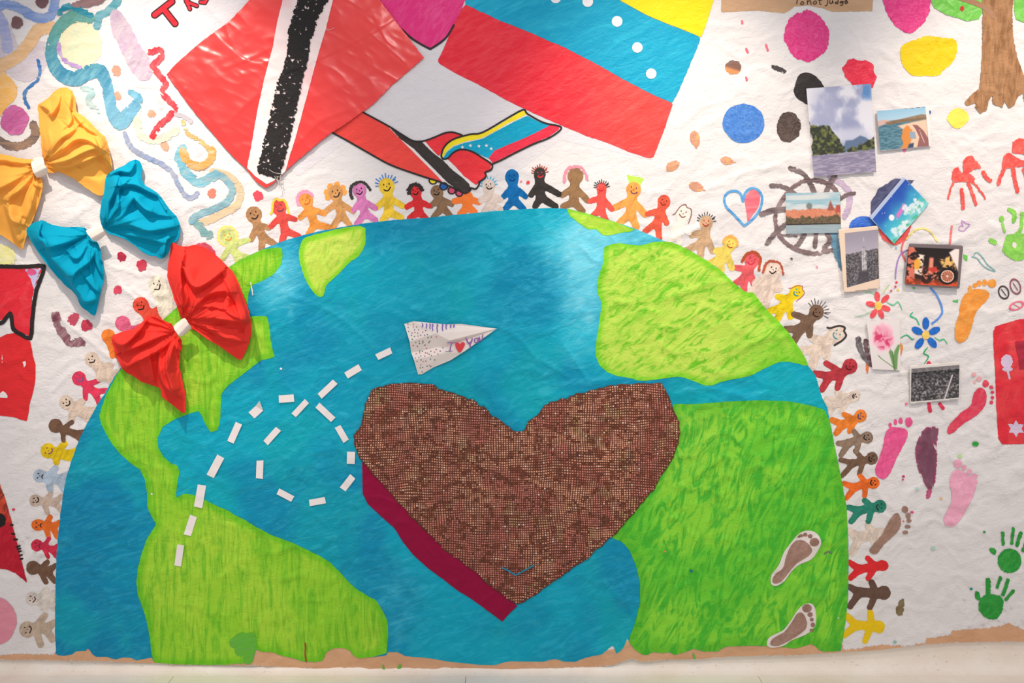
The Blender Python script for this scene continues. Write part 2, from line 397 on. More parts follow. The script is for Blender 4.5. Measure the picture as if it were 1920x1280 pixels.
# ORIGIN of the mural empty-less root: the white-painted paper itself
root = patch('mural_paper', sheet, white, None, 4, 0, lambda X, Y, d: white(X, Y, d) * .985, paint(5, 14, 3, .4, .7, .6))
sm_ = root.modifiers.new('thickness', 'SOLIDIFY'); sm_.thickness = .0006; sm_.offset = -1
tag(root, 'long crumpled sheet of white-painted kraft paper with a painted globe, covering the wall', 'mural')
def R(name, shape, col, **k): return patch(name, shape, col, k.pop('parent', root), **k)
KR, KR2 = (224, 176, 138), (212, 162, 124)
HEM = [(-70, 1228), (0, 1227), (50, 1226), (100, 1227), (120, 1205), (300, 1205), (600, 1200), (900, 1200), (1150, 1218), (1178, 1200), (1200, 1195), (1578, 1205), (1582, 1217), (1610, 1216), (1650, 1208), (1700, 1210), (1735, 1205), (1737, 1197), (1780, 1190), (1787, 1182), (1830, 1179), (1870, 1175), (1890, 1168), (1920, 1180), (1985, 1178)]
hem = rough(inter(poly(HEM + [(1985, 1300), (-70, 1300)]), sheet), 3.4, 2.6, 5)
R('kraft_hem', inter(hem, sheet), KR, col2=KR2, cell=2, mat=paint(0, 6, 2, .3, .7, .75), label='bare brown kraft paper left along the bottom edge')
for q in ([(1700, 1213), (1760, 1196), (1850, 1188), (1985, 1190)],): pass
# smoother sheet pasted at the top centre
top = poly([(232, -60), (1335, -60), (1325, 60), (1262, 200), (1222, 300), (1050, 262), (960, 330), (905, 350), (700, 230), (560, 330), (330, 130), (262, 28)])
R('pasted_sheet', top, (228, 224, 226), col2=(222, 218, 222), cell=4, mat=paint(0, 5, 2, .3, .7, .6), label='smoother white sheet pasted behind the flags', layer=.6)

# ------------------------------------------------------------------ globe
GL = [(105, 1222), (103, 1180), (104, 1100), (106, 1040), (110, 990), (116, 940), (124, 895), (135, 860), (150, 820), (165, 790), (183, 757), (196, 738), (215, 705), (255, 652), (305, 600), (360, 550), (400, 517), (430, 500), (450, 487), (490, 468), (530, 452), (560, 443), (600, 433), (650, 424), (690, 418), (740, 412), (800, 408), (860, 402), (920, 396), (980, 392), (1030, 390), (1062, 391), (1100, 400), (1150, 415), (1190, 428), (1230, 445), (1260, 458), (1290, 470), (1320, 487), (1350, 508), (1380, 535), (1400, 550), (1424, 566), (1440, 585), (1460, 605), (1480, 628), (1500, 660), (1515, 685), (1530, 705), (1541, 745), (1552, 765), (1552, 772), (1556, 790), (1564, 830), (1572, 870), (1580, 910), (1587, 950), (1590, 1000), (1591, 1060), (1590, 1120), (1586, 1160), (1582, 1190), (1576, 1220)]
GB = [(1545, 1221), (1535, 1218), (1528, 1210), (1520, 1207), (1503, 1212), (1490, 1216), (1474, 1213), (1440, 1211), (1400, 1210), (1360, 1212), (1345, 1221), (1320, 1221), (1300, 1216), (1285, 1222), (1265, 1228), (1255, 1222), (1240, 1224), (1222, 1222), (1215, 1228), (1205, 1227), (1190, 1217), (1180, 1205)]
GB1 = [(1178, 1192), (1170, 1212), (1162, 1222), (1155, 1225), (1150, 1208), (1140, 1216), (1130, 1226), (1100, 1232), (1080, 1240), (1058, 1240), (1040, 1235), (1020, 1240), (975, 1240), (960, 1239), (945, 1241), (930, 1246), (900, 1246), (870, 1243), (840, 1240), (815, 1235), (790, 1232), (760, 1230), (745, 1222), (727, 1222)]
GB2 = [(725, 1228), (700, 1231), (672, 1234), (662, 1228), (655, 1218), (640, 1214), (625, 1215), (612, 1222), (605, 1238), (590, 1241), (570, 1240), (550, 1234), (525, 1228), (510, 1222), (490, 1222), (480, 1217), (476, 1232), (470, 1243), (440, 1244), (420, 1246), (380, 1246), (330, 1245), (290, 1242), (287, 1238)]
GB3 = [(284, 1232), (255, 1238), (245, 1232), (232, 1232), (215, 1236), (200, 1231), (180, 1231), (172, 1225), (166, 1213), (160, 1220), (150, 1220), (142, 1221), (135, 1227), (120, 1229), (103, 1227)]
globe = rough(poly(GL + GB + GB1 + GB2 + GB3), .8, 7, 8)
EURA = [(1135, 462), (1160, 456), (1200, 460), (1230, 453), (1262, 455), (1290, 468), (1320, 485), (1350, 506), (1380, 533), (1400, 548), (1412, 548), (1426, 566), (1440, 583), (1462, 605), (1482, 628), (1502, 658), (1515, 685), (1490, 680), (1465, 678), (1445, 685), (1430, 692), (1410, 703), (1385, 709), (1355, 715), (1330, 723), (1310, 718), (1290, 710), (1270, 706), (1240, 710), (1205, 714), (1180, 708), (1160, 705), (1140, 698), (1125, 685), (1117, 665), (1118, 640), (1122, 615), (1125, 590), (1128, 570), (1120, 548), (1122, 520), (1130, 495), (1132, 475)]
eura = poly(EURA, 3)
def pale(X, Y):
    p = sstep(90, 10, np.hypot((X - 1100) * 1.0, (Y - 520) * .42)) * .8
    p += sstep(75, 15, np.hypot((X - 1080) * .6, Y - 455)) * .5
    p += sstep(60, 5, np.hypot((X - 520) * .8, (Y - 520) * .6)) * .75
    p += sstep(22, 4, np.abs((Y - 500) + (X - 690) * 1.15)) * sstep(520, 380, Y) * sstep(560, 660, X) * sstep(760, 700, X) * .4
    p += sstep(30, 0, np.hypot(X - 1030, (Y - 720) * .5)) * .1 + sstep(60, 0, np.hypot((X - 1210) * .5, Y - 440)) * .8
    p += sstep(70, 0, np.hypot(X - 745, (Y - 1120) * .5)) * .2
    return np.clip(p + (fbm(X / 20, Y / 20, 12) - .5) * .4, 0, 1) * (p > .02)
def sea(X, Y, d):
    n = fbm(X / 160, Y / 130, 70, 3)
    c = mixc((0, 166, 194), (0, 142, 180), sstep(.35, .65, n))
    c = mixc(c, (0, 130, 172), sstep(330, 150, X) * .9)
    c = mixc(c, (0, 170, 180), sstep(.52, .7, fbm(X / 90, Y / 150, 73)) * .55)
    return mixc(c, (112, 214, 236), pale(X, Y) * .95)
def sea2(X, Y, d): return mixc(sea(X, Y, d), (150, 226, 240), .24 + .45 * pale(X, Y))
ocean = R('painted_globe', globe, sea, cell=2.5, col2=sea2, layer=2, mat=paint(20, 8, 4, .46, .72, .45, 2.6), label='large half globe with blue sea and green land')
LEFT = [(188, 772), (200, 738), (218, 704), (256, 652), (305, 600), (360, 550), (400, 517), (430, 500), (450, 487), (490, 468), (515, 464), (529, 464), (530, 478), (526, 498), (512, 515), (490, 527), (472, 535), (466, 550), (464, 575), (463, 593), (500, 592), (505, 610), (507, 635), (511, 655), (515, 668), (505, 672), (488, 676), (470, 690), (450, 705), (425, 725), (415, 738), (414, 760), (413, 785), (408, 806), (395, 810), (385, 795), (378, 778), (372, 770), (350, 777), (325, 787), (305, 800), (295, 822), (297, 840), (307, 857), (320, 868), (333, 873), (337, 885), (333, 900), (330, 925), (331, 933), (345, 925), (362, 927), (385, 937), (410, 950), (425, 955), (440, 965), (460, 975), (485, 990), (510, 1003), (550, 1018), (575, 1030), (600, 1042), (620, 1055), (640, 1075), (655, 1092), (670, 1105), (690, 1117), (705, 1125), (718, 1145), (727, 1165), (728, 1190), (725, 1224)] + GB2[1:] + [(283, 1220), (281, 1195), (275, 1165), (268, 1140), (258, 1115), (256, 1090), (258, 1065), (265, 1040), (275, 1010), (287, 992), (293, 982), (285, 970), (276, 950), (276, 925), (272, 900), (262, 880), (245, 868), (225, 850), (210, 832), (200, 815), (190, 795), (186, 780)]
def land(rim, body, seed, rw=16):
    def f(X, Y, d):
        n = fbm(X / 70, Y / 90, seed, 3)
        return mixc(mixc(body[0], body[1], sstep(.3, .7, n)), rim, sstep(-rw, -rw * .25, d + (n - .5) * 14) * .85)
    return f
g1 = land((112, 200, 32), ((152, 212, 50), (172, 218, 60)), 80)
def g1b(X, Y, d): return mixc(g1(X, Y, d), (100, 190, 45), .75)
def g1c(X, Y, d): return mixc(mixc(g1(X, Y, d), (84, 176, 30), .62), (88, 180, 30), sstep(700, 560, Y) * 0)
R('painted_land', rough(poly(LEFT), .8, 5, 9), g1, parent=ocean, cell=3, col2=g1c, layer=3.1, mat=paint(90, 7, 7, .44, .64, .5, 1.4), label='green land down the left of the globe')
R('painted_land', rough(poly([(563, 462), (570, 447), (600, 437), (650, 426), (682, 425), (685, 440), (684, 460), (672, 480), (655, 492), (640, 508), (622, 525), (612, 535), (607, 553), (600, 556), (592, 552), (582, 540), (570, 518), (563, 495), (560, 475)], 3), .8, 5), land((125, 212, 30), ((196, 224, 84), (206, 230, 96)), 81, 13), parent=ocean, cell=2, col2=lambda X, Y, d: mixc((196, 224, 84), (130, 208, 45), .75), layer=3.1, mat=paint(70, 14, 3, .5, .72, .5, 2), label='pale green pointed island at the top')
R('painted_land', rough(poly([(1063, 391), (1100, 400), (1150, 415), (1190, 430), (1183, 434), (1165, 436), (1140, 442), (1130, 441), (1118, 430), (1102, 430), (1085, 418), (1068, 405)]), .6, 4), land((125, 210, 40), ((180, 224, 70), (200, 230, 90)), 82, 6), parent=ocean, cell=2, col2=(140, 214, 50), layer=3.1, mat=paint(-20, 14, 3, .5, .72, .5, 2), label='thin green strip at the top right')
g4 = land((128, 214, 40), ((188, 226, 84), (200, 230, 92)), 83, 14)
R('painted_land', rough(eura, 1, 5, 4), lambda X, Y, d: mixc(g4(X, Y, d), (120, 208, 45), sstep(560, 700, Y) * sstep(1330, 1480, X) * .7), parent=ocean, cell=3, col2=lambda X, Y, d: mixc(g4(X, Y, d), (110, 200, 36), .95), layer=3.1, mat=paint(35, 11, 3, .47, .64, .5, 2.2), label='yellow-green land at the upper right')
AFR = [(1262, 757), (1300, 757), (1370, 752), (1430, 750), (1480, 752), (1520, 760), (1546, 768), (1556, 790), (1564, 830), (1572, 870), (1580, 910), (1587, 950), (1590, 1000), (1591, 1060), (1590, 1120), (1586, 1160), (1582, 1190), (1576, 1220)] + GB + [(1181, 1192), (1190, 1170), (1200, 1130), (1200, 1090), (1192, 1060), (1180, 1030), (1165, 1015), (1145, 1007), (1165, 985), (1200, 930), (1240, 870), (1262, 810)]
def g5(X, Y, d):
    n = fbm(X / 80, Y / 80, 84, 3)
    c = mixc((140, 218, 58), (110, 206, 52), sstep(.35, .6, n)); c = mixc(c, (168, 218, 72), sstep(1420, 1240, X) * sstep(950, 780, Y) * .8)
    return mixc(c, (96, 188, 44), sstep(-30, -6, d) * .7)
R('painted_land', rough(poly(AFR), .8, 5, 9), g5, parent=ocean, cell=3, col2=lambda X, Y, d: mixc(g5(X, Y, d), (60, 178, 46), .8), layer=3.1, mat=paint(70, 8, 3.2, .44, .60, .5, 2.4), label='darker green land at the lower right')
R('painted_smear', stroke([(440, 1205), (455, 1195), (450, 1220), (470, 1195), (465, 1235)], 20), (100, 185, 50), parent=ocean, layer=4, label='darker green smear by the bottom edge')
for q in ([(572, 1205), (573, 1215), (572, 1225), (574, 1240)],): R('drip', stroke(q, 3), (170, 70, 30), layer=5)
for q in ([(718, 1248), (720, 1255)], [(750, 1248), (746, 1257)], [(1300, 1226), (1303, 1234)]): R('drip', stroke(q, 6 if q[0][0] > 740 and q[0][0] < 800 else 3.5), (110, 185, 60), layer=5)
# ------------------------------------------------------------------ people painted hand in hand around the globe
def scaled(c, k): return tuple(min(255, v * k) for v in c)
SKIN = paint(60, 30, 2.5, .4, .68, .6, 1.0)
INK = plain('marker_ink', (40, 34, 32), .5)
HAIRM = {}
def mark(name, sh, col, parent, layer=6, cell=1.0, **k):
    return patch(name, sh, col, parent, cell, layer, 0, paint(0, 40, 1, .4, .7, .6, 0), **k)
def fig(label, col, head, chest, hip, hl, hr, fl_, fr, w=11, face=(45, 36, 34), hair=None, hc=(60, 45, 40), strk=None, mood=1, flat=False):
    w = w * 1.16
    hx, hy, hrad = head[0], head[1], head[2]; hr2 = head[3] if len(head) > 3 else hrad * 1.02
    up = np.array([hx - chest[0], hy - chest[1]], float); up /= np.linalg.norm(up) + 1e-9; side = np.array([-up[1], up[0]])
    sh = [ell(hx, hy, hrad, hr2), stroke([(hx, hy), chest, hip], w * 1.25, 3)]
    for p in (hl, hr): sh.append(stroke([(*chest, w * .95), ((chest[0] + p[0]) / 2 + up[0], (chest[1] + p[1]) / 2 + up[1], w * .9), (p[0], p[1], w * .8)], w, 3))
    for p in (fl_, fr): sh.append(stroke([(*hip, w * 1.1), (p[0], p[1], w * .85)], w, 0))
    body = rough(union(*sh, k=3.5), .8, 3.5, int(hx) % 50)
    o = R('painted_figure', body, col, cell=1.5, layer=1.5, col2=scaled(col, .84) if not flat else 0, mat=SKIN, label=label)
    def loc(a, b): return (hx + side[0] * a * hrad + up[0] * b * hrad, hy + side[1] * a * hrad + up[1] * b * hrad)
    q1, q2 = ((hx * 7 + hy * 3) % 11 - 5) * .03, ((hx * 5 + hy) % 7 - 3) * .04
    if face:
        parts = [stroke([loc(-.34, .3), loc(-.34, .2)], 2.2, 0), stroke([loc(.34, .3), loc(.34, .2)], 2.2, 0), ell(*loc(0, -.05), 1.1)]
        if mood > 0: parts.append(stroke([loc(-.42 + q1, -.3 - q2), loc(-.15, -.52 - q2 * .5), loc(.15 + q1, -.52), loc(.42 + q1, -.24 + q2)], 2.2, 4))
        else: parts.append(stroke([loc(-.28, -.52), loc(0, -.36), loc(.28, -.52)], 2.0, 4))
        mark('face', union(*parts), face, o, 2.3)
    if hair == 'spikes' or hair == 'spikes_long':
        q = []; L = 1.5 if hair == 'spikes' else 1.75
        for k, a in enumerate(np.linspace(-78, 78, 11)):
            r = math.radians(a + (k * 37 % 9 - 4)); e = L + .12 * ((k * 13) % 3 - 1)
            q.append(stroke([loc(math.sin(r) * 1.08, math.cos(r) * 1.08), loc(math.sin(r) * e, math.cos(r) * e)], strk or 1.6, 0))
        mark('hair', union(*q), hc, o, 2.5)
    elif hair == 'tufts':
        q = [poly([loc(math.sin(r - .16) * .98, math.cos(r - .16) * .98), loc(math.sin(r) * 1.75, math.cos(r) * 1.75), loc(math.sin(r + .16) * .98, math.cos(r + .16) * .98)]) for r in np.linspace(-1.5, 1.5, 9)]
        mark('hair', union(*q), hc, o, 1.1)
    elif hair == 'curls':
        q = [ell(*loc(math.sin(r) * 1.02, math.cos(r) * 1.05), hrad * .34) for r in np.linspace(-1.6, 1.6, 8)]
        mark('hair', rough(union(*q, k=2), 2.4, 2, 3), hc, o, 2.5)
    elif hair == 'petals':
        q = [ell(*loc(math.sin(r) * 1.15, math.cos(r) * 1.1), hrad * .42) for r in (-1.9, -1.25, -.45, .45, 1.25, 1.8)]
        mark('hair', rough(union(*q), 1.2, 2, 3), hc, o, 1.1)
    elif hair == 'halo':
        q = minus(ell(hx, hy, hrad * 1.45), ell(hx, hy, hrad * 1.08))
        mark('hair', rough(q, 3.2, 2, 3), hc, o, 1.1)
    elif hair == 'long':
        q = union(stroke([loc(-.2, 1.15), loc(-.9, .9), loc(-1.3, .2), loc(-1.3, -.8)], strk or 7, 4), stroke([loc(-.2, 1.2), loc(.7, 1.1), loc(1.3, .3), loc(1.55, -.3)], (strk or 7) * .8, 4))
        mark('hair', rough(q, 1.8, 2, 4), hc, o, 2.5)
    elif hair == 'bob':
        q = union(stroke([loc(-1.25, -.55), loc(-1.0, .4), loc(-.4, 1.05), loc(.3, 1.1), loc(1.0, .6), loc(1.15, -.3), loc(1.3, -1.0)], strk or 5, 5))
        mark('hair', rough(q, 1.2, 2, 4), hc, o, 2.5)
    elif hair == 'line':
        q = stroke([loc(-1.3, -.5), loc(-1.0, -.2), loc(-.6, .8), loc(0, 1.25), loc(.3, .9), loc(.9, .8), loc(1.1, 0), loc(1.0, -1.1)], strk or 1.8, 5)
        mark('hair', q, hc, o, 2.5)
    elif hair == 'crest':
        mark('hair', rough(poly([loc(-1.2, 1.75), loc(1.1, 1.75), loc(.75, .6), loc(-.7, .6)]), .8, 2), hc, o, 1.1)
    elif hair == 'cap':
        q = minus(union(*[ell(*loc(math.sin(r) * .95, math.cos(r) * 1.0), hrad * .38) for r in np.linspace(-1.7, 1.2, 9)]), ell(hx, hy, hrad * .9))
        mark('hair', rough(q, 1.6, 2, 3), hc, o, 2.2)
    return o
BR, DB = (188, 140, 96), (122, 90, 70)
BEI = (232, 212, 194)
fig('pale green figure with a yellow halo of hair', (214, 230, 140), (427, 443, 14), (433, 462), (446, 480), (418, 484), (465, 450), (446, 501), (472, 483), face=(235, 150, 50), hair='halo', hc=(250, 225, 120))
fig('light brown figure with a big black smile beside the pale green one', BR, (476, 402, 15), (483, 423), (492, 443), (471, 449), (504, 427), (490, 474), (520, 461))
fig('red figure with yellow strands of hair', (236, 84, 76), (523, 389, 14), (528, 406), (535, 432), (508, 424), (553, 411), (527, 457), (560, 443), face=(110, 70, 90), hair='line', hc=(240, 205, 70), strk=4)
fig('orange figure with pink curly hair', (250, 162, 74), (573, 375, 14), (580, 393), (590, 420), (563, 408), (608, 400), (578, 440), (624, 428), face=(205, 100, 40), hair='cap', hc=(245, 160, 190))
fig('tan figure with orange petals of hair', (222, 162, 98), (629, 361, 14), (634, 380), (640, 402), (606, 400), (662, 396), (623, 427), (655, 421), hair='petals', hc=(250, 170, 80))
fig('mauve-pink figure with long black hair', (226, 132, 192), (674, 357, 13), (679, 377), (684, 400), (663, 394), (704, 390), (669, 420), (704, 412), hair='long', hc=(62, 58, 56), strk=6)
fig('bright yellow figure with blue spiky hair', (252, 212, 62), (725, 349, 15), (728, 372), (729, 397), (707, 388), (755, 386), (718, 412), (752, 408), w=12, hair='spikes', hc=(70, 130, 205), strk=2)
fig('red figure with black curly hair', (236, 52, 56), (779, 358, 12), (784, 378), (785, 397), (763, 388), (804, 386), (768, 409), (800, 411), hair='curls', hc=(55, 50, 48))
fig('brown figure just under the painted hand', (152, 118, 88), (819, 359, 12), (824, 374), (829, 388), (808, 386), (847, 383), (812, 409), (845, 405))
fig('headless orange figure under the painted fingers', (250, 130, 56), (877, 368, 8), (877, 374), (876, 388), (852, 377), (898, 379), (862, 403), (890, 397), w=12, face=None, flat=True)
fig('beige figure with light blue spiky hair', (232, 214, 202), (916, 348, 12, 13), (918, 366), (921, 382), (902, 376), (938, 374), (908, 396), (938, 393), w=12, hair='tufts', hc=(70, 180, 220))
fig('blue figure', (0, 112, 182), (960, 332, 13, 15), (962, 352), (963, 374), (945, 368), (985, 368), (948, 391), (981, 391), w=12, face=(0, 60, 130))
fig('black figure with red spiky hair', (58, 53, 50), (1012, 326, 11, 13), (1012, 345), (1014, 370), (996, 365), (1048, 364), (1004, 386), (1042, 387), w=12, face=(215, 50, 60), hair='spikes', hc=(180, 80, 60), strk=2)
fig('brown figure with scribbled pink hair and a blank face', (158, 120, 82), (1079, 330, 15), (1077, 352), (1076, 378), (1054, 366), (1102, 376), (1056, 387), (1092, 395), w=12, face=None, hair='long', hc=(245, 150, 165), strk=6)
fig('red figure with short black spikes', (250, 92, 82), (1128, 353, 9, 11), (1128, 372), (1126, 392), (1107, 377), (1147, 392), (1112, 404), (1136, 411), face=(215, 50, 50), hair='spikes_long', hc=(60, 50, 48))
fig('large orange figure with a green flat-top', (250, 172, 84), (1188, 355, 14), (1184, 376), (1183, 400), (1151, 390), (1210, 402), (1161, 418), (1193, 425), w=13, face=(125, 75, 110), hair='crest', hc=(190, 235, 90))
fig('red-orange figure standing on the right side of the top', (240, 98, 72), (1245, 378, 12, 13), (1239, 396), (1233, 416), (1214, 401), (1250, 418), (1209, 434), (1236, 446), face=(150, 50, 40))
fig('unpainted figure with a thin brown line of hair', (246, 236, 224), (1281, 400, 14), (1275, 424), (1268, 438), (1262, 430), (1292, 436), (1258, 452), (1275, 455), face=(150, 105, 95), hair='line', hc=(150, 105, 95), flat=True)
fig('tan figure with black spikes crossed by a crease', (216, 178, 138), (1324, 417, 12.5), (1322, 436), (1315, 456), (1297, 441), (1336, 471), (1286, 469), (1313, 486), w=12, face=(190, 60, 60), hair='spikes', hc=(70, 60, 60))
fig('pale yellow figure with short orange hair', (248, 222, 104), (1369, 457, 12, 13), (1360, 473), (1350, 486), (1343, 470), (1372, 502), (1330, 494), (1352, 508), w=13, face=(200, 110, 60), hair='cap', hc=(240, 180, 90))
fig('pinkish red figure with a brown bob', (246, 104, 110), (1410, 488, 14), (1404, 507), (1395, 523), (1380, 502), (1413, 532), (1380, 530), (1395, 543), w=12, face=(200, 50, 70), hair='bob', hc=(190, 85, 50))
fig('wide beige figure with scribbled rust pigtail', (240, 218, 202), (1450, 505, 13, 15), (1444, 526), (1436, 545), (1420, 532), (1458, 538), (1412, 548), (1431, 572), w=22, face=(60, 40, 40), hair='long', hc=(185, 90, 65), strk=5)
fig('yellow figure with a teal face', (247, 214, 26), (1494, 547, 12, 13), (1478, 562), (1467, 576), (1458, 556), (1482, 594), (1441, 583), (1457, 601), w=12, face=(40, 150, 160), hair='line', hc=(195, 90, 90), strk=1.4)
fig('brown figure with long thin black spikes', (128, 100, 80), (1531, 585, 14), (1517, 601), (1500, 617), (1489, 589), (1518, 628), (1474, 617), (1488, 641), w=13, face=(50, 35, 30), hair='spikes_long', hc=(70, 60, 58), strk=1.3)
fig('beige figure with black brushed hair and teal smile', (238, 218, 200), (1569, 625, 15), (1546, 642), (1532, 655), (1524, 634), (1550, 668), (1505, 657), (1522, 688), w=16, face=(50, 150, 175), hair='line', hc=(62, 55, 55), strk=3.5)
fig('dark red figure lying on its side', (196, 60, 70), (1594, 686, 14), (1578, 700), (1556, 705), (1549, 681), (1570, 727), (1529, 700), (1541, 730), w=12, face=(90, 30, 35))
fig('faint beige figure with a tiny face', (236, 218, 202), (1603, 742, 8), (1586, 748), (1563, 754), (1571, 737), (1578, 768), (1550, 750), (1554, 773), w=14)
fig('orange figure with a small blue mouth', (250, 138, 50), (1614, 779, 11, 12), (1600, 788), (1580, 796), (1583, 777), (1593, 808), (1560, 787), (1568, 812), face=(70, 70, 120))
fig('grey-brown figure with a pointed head', (152, 128, 108), (1626, 820, 11), (1610, 823), (1592, 830), (1601, 808), (1606, 846), (1572, 831), (1577, 853), w=10)
fig('brown figure with an outlined happy face', (128, 98, 78), (1635, 859, 11, 12), (1618, 863), (1600, 868), (1603, 845), (1611, 888), (1576, 862), (1579, 892), w=9, mood=1)
fig('bright orange figure with a black smile', (250, 116, 42), (1638, 905, 11), (1622, 907), (1603, 913), (1613, 892), (1621, 929), (1582, 906), (1588, 933), w=10)
fig('dark green figure', (46, 142, 118), (1650, 949, 12), (1634, 951), (1612, 957), (1621, 938), (1628, 977), (1591, 951), (1596, 977), w=11)
fig('faint beige figure under the brown footprint', (234, 216, 200), (1655, 1000, 9), (1635, 1001), (1611, 1008), (1628, 985), (1640, 1016), (1594, 996), (1598, 1036), w=14, face=None)
fig('plain red figure', (226, 46, 50), (1655, 1060, 11, 10), (1640, 1062), (1612, 1067), (1627, 1046), (1628, 1084), (1593, 1054), (1595, 1083), w=11, face=None, flat=True)
fig('dark brown figure with a blank face', (112, 84, 70), (1657, 1111, 13), (1641, 1112), (1612, 1110), (1634, 1091), (1631, 1138), (1593, 1100), (1594, 1136), w=12, face=None)
fig('plain yellow figure, lowest on the right', (240, 202, 22), (1648, 1175, 11, 12), (1632, 1173), (1606, 1172), (1632, 1148), (1622, 1201), (1587, 1154), (1583, 1190), w=12, face=None, flat=True)
# left side of the globe
fig('cream figure beside the red bow', (243, 238, 216), (295, 533, 16), (305, 555), (312, 580), (318, 550), (322, 600), (330, 590), (325, 620), w=22)
fig('red-orange figure above the lower lobe of the red bow', (242, 88, 66), (264, 572, 15), (280, 592), (296, 606), (301, 580), (275, 618), (320, 604), (310, 628), w=16)
fig('pink figure with a swirled round head, tucked behind the red bow', (240, 112, 150), (230, 606, 14), (246, 622), (262, 634), (262, 612), (250, 650), (284, 640), (275, 655), w=12, face=None)
fig('orange figure half hidden by the red bow', (246, 134, 52), (203, 630, 13), (210, 650), (222, 662), (226, 640), (211, 667), (240, 665), (230, 680), w=11, face=None)
fig('beige figure with a thick black smile below the red bow', (232, 210, 190), (172, 673, 13), (188, 691), (203, 704), (206, 686), (188, 709), (224, 700), (211, 718), w=15)
fig('raspberry pink figure', (236, 62, 96), (148, 709, 13), (162, 722), (178, 735), (184, 714), (160, 747), (200, 732), (188, 759), w=10, face=(120, 90, 150))
fig('beige figure with a long curved mouth', (230, 208, 188), (124, 754, 13), (140, 766), (156, 772), (153, 753), (134, 785), (181, 769), (170, 790), w=14)
fig('brown figure with a plain head beside the left coast', DB, (104, 798, 13), (119, 805), (140, 813), (135, 791), (119, 826), (160, 809), (153, 827), w=9, face=None)
fig('yellow figure with purple face on the left', (236, 202, 22), (90, 845, 14), (106, 850), (126, 853), (121, 832), (106, 866), (148, 843), (141, 861), w=13, face=(150, 90, 110))
fig('pale blue figure with a flat mouth', (184, 202, 220), (74, 892, 12), (92, 895), (112, 899), (104, 878), (94, 917), (131, 888), (121, 919), w=13, mood=-1)
fig('sandy figure with an open mouth', (208, 186, 168), (66, 938, 11), (84, 940), (103, 942), (95, 926), (89, 961), (114, 930), (114, 956), w=10)
fig('orange figure with a frown', (240, 114, 42), (71, 984, 12, 11), (87, 985), (100, 987), (94, 969), (91, 1004), (110, 979), (107, 1006), w=10, mood=-1)
fig('crimson figure with a wavy mouth', (218, 48, 78), (69, 1022, 11), (84, 1025), (98, 1030), (92, 1009), (90, 1044), (107, 1023), (105, 1043), w=8, mood=-1, face=(120, 40, 60))
fig('dark brown figure by the tip of the red triangle', DB, (62, 1064, 13), (76, 1068), (89, 1071), (89, 1053), (86, 1091), (104, 1060), (102, 1089), w=10, face=None)
fig('very faint cream figure with a small smile', (226, 217, 206), (60, 1122, 12), (76, 1124), (90, 1126), (86, 1106), (84, 1142), (102, 1112), (102, 1138), w=13, face=(110, 60, 65))
fig('sand-coloured figure, lowest on the left', (202, 180, 158), (51, 1180, 15), (68, 1176), (85, 1178), (84, 1154), (76, 1208), (104, 1166), (98, 1198), w=13, face=(70, 45, 40))

# ------------------------------------------------------------------ painted flags, hearts and hands at the top
BRUSH = paint(28, 12, 5, .42, .75, .45, .8)
ven = R('painted_flag', rough(poly([(862, 20), (874, 8), (940, 40), (980, 55), (1060, 90), (1110, 115), (1180, 155), (1230, 180), (1262, 194), (1255, 215), (1245, 245), (1225, 295), (1217, 297), (1180, 285), (1140, 268), (1100, 255), (1045, 232), (1000, 212), (950, 188), (900, 160), (850, 135), (825, 120), (820, 115), (830, 95), (845, 60)]), .7, 5),
        lambda X, Y, d: mixc((232, 40, 58), (244, 70, 66), sstep(1000, 1200, X)), cell=3, layer=2, mat=BRUSH, col2=lambda X, Y, d: mixc((242, 70, 80), (248, 92, 86), sstep(1000, 1200, X)), label='flag of yellow, blue and red bands with white dots at the top')
R('blue_band', rough(poly([(872, -62), (872, 8), (940, 40), (980, 55), (1060, 90), (1110, 115), (1180, 155), (1230, 180), (1261, 193), (1275, 165), (1290, 130), (1305, 95), (1314, 72), (1305, 66), (1285, 58), (1250, 45), (1210, 28), (1160, 0), (1090, -62)]), 1.2, 4), (0, 158, 196), parent=ven, cell=3, layer=3, col2=(40, 184, 212), mat=paint(25, 9, 5, .42, .8, .5, 1.2), label='blue band')
R('yellow_band', rough(poly([(1090, -62), (1162, 0), (1210, 27), (1250, 44), (1285, 57), (1315, 70), (1326, 40), (1338, 0), (1350, -62)]), .5, 5), (246, 222, 22), parent=ven, cell=3, layer=4, col2=(242, 214, 16), mat=BRUSH, label='yellow band')
for x, y, r in [(1042, -4, 10), (1102, 3, 10), (1157, 40, 10), (1195, 89, 9.8), (1221, 138, 9.8)]:
    R('white_dot', ell(x, y, r), (238, 236, 238), parent=ven, cell=1, layer=5, col2=0)
o = R('painted_heart', rough(poly([(690, -62), (712, 0), (720, 12), (748, 50), (775, 75), (803, 90), (808, 90), (835, 70), (850, 48), (862, 25), (873, -2), (880, -62)]), .8, 4), (232, 50, 128), cell=2, layer=3, col2=(240, 90, 150), mat=paint(60, 16, 4, .45, .75, .5), label='tip of a hot pink heart between the two flags')
R('outline', stroke([(752, 54), (775, 74), (803, 90), (810, 90), (835, 72), (851, 47)], 4), (60, 45, 50), parent=o, cell=1.5, layer=4, col2=0)
RD = (236, 54, 62)
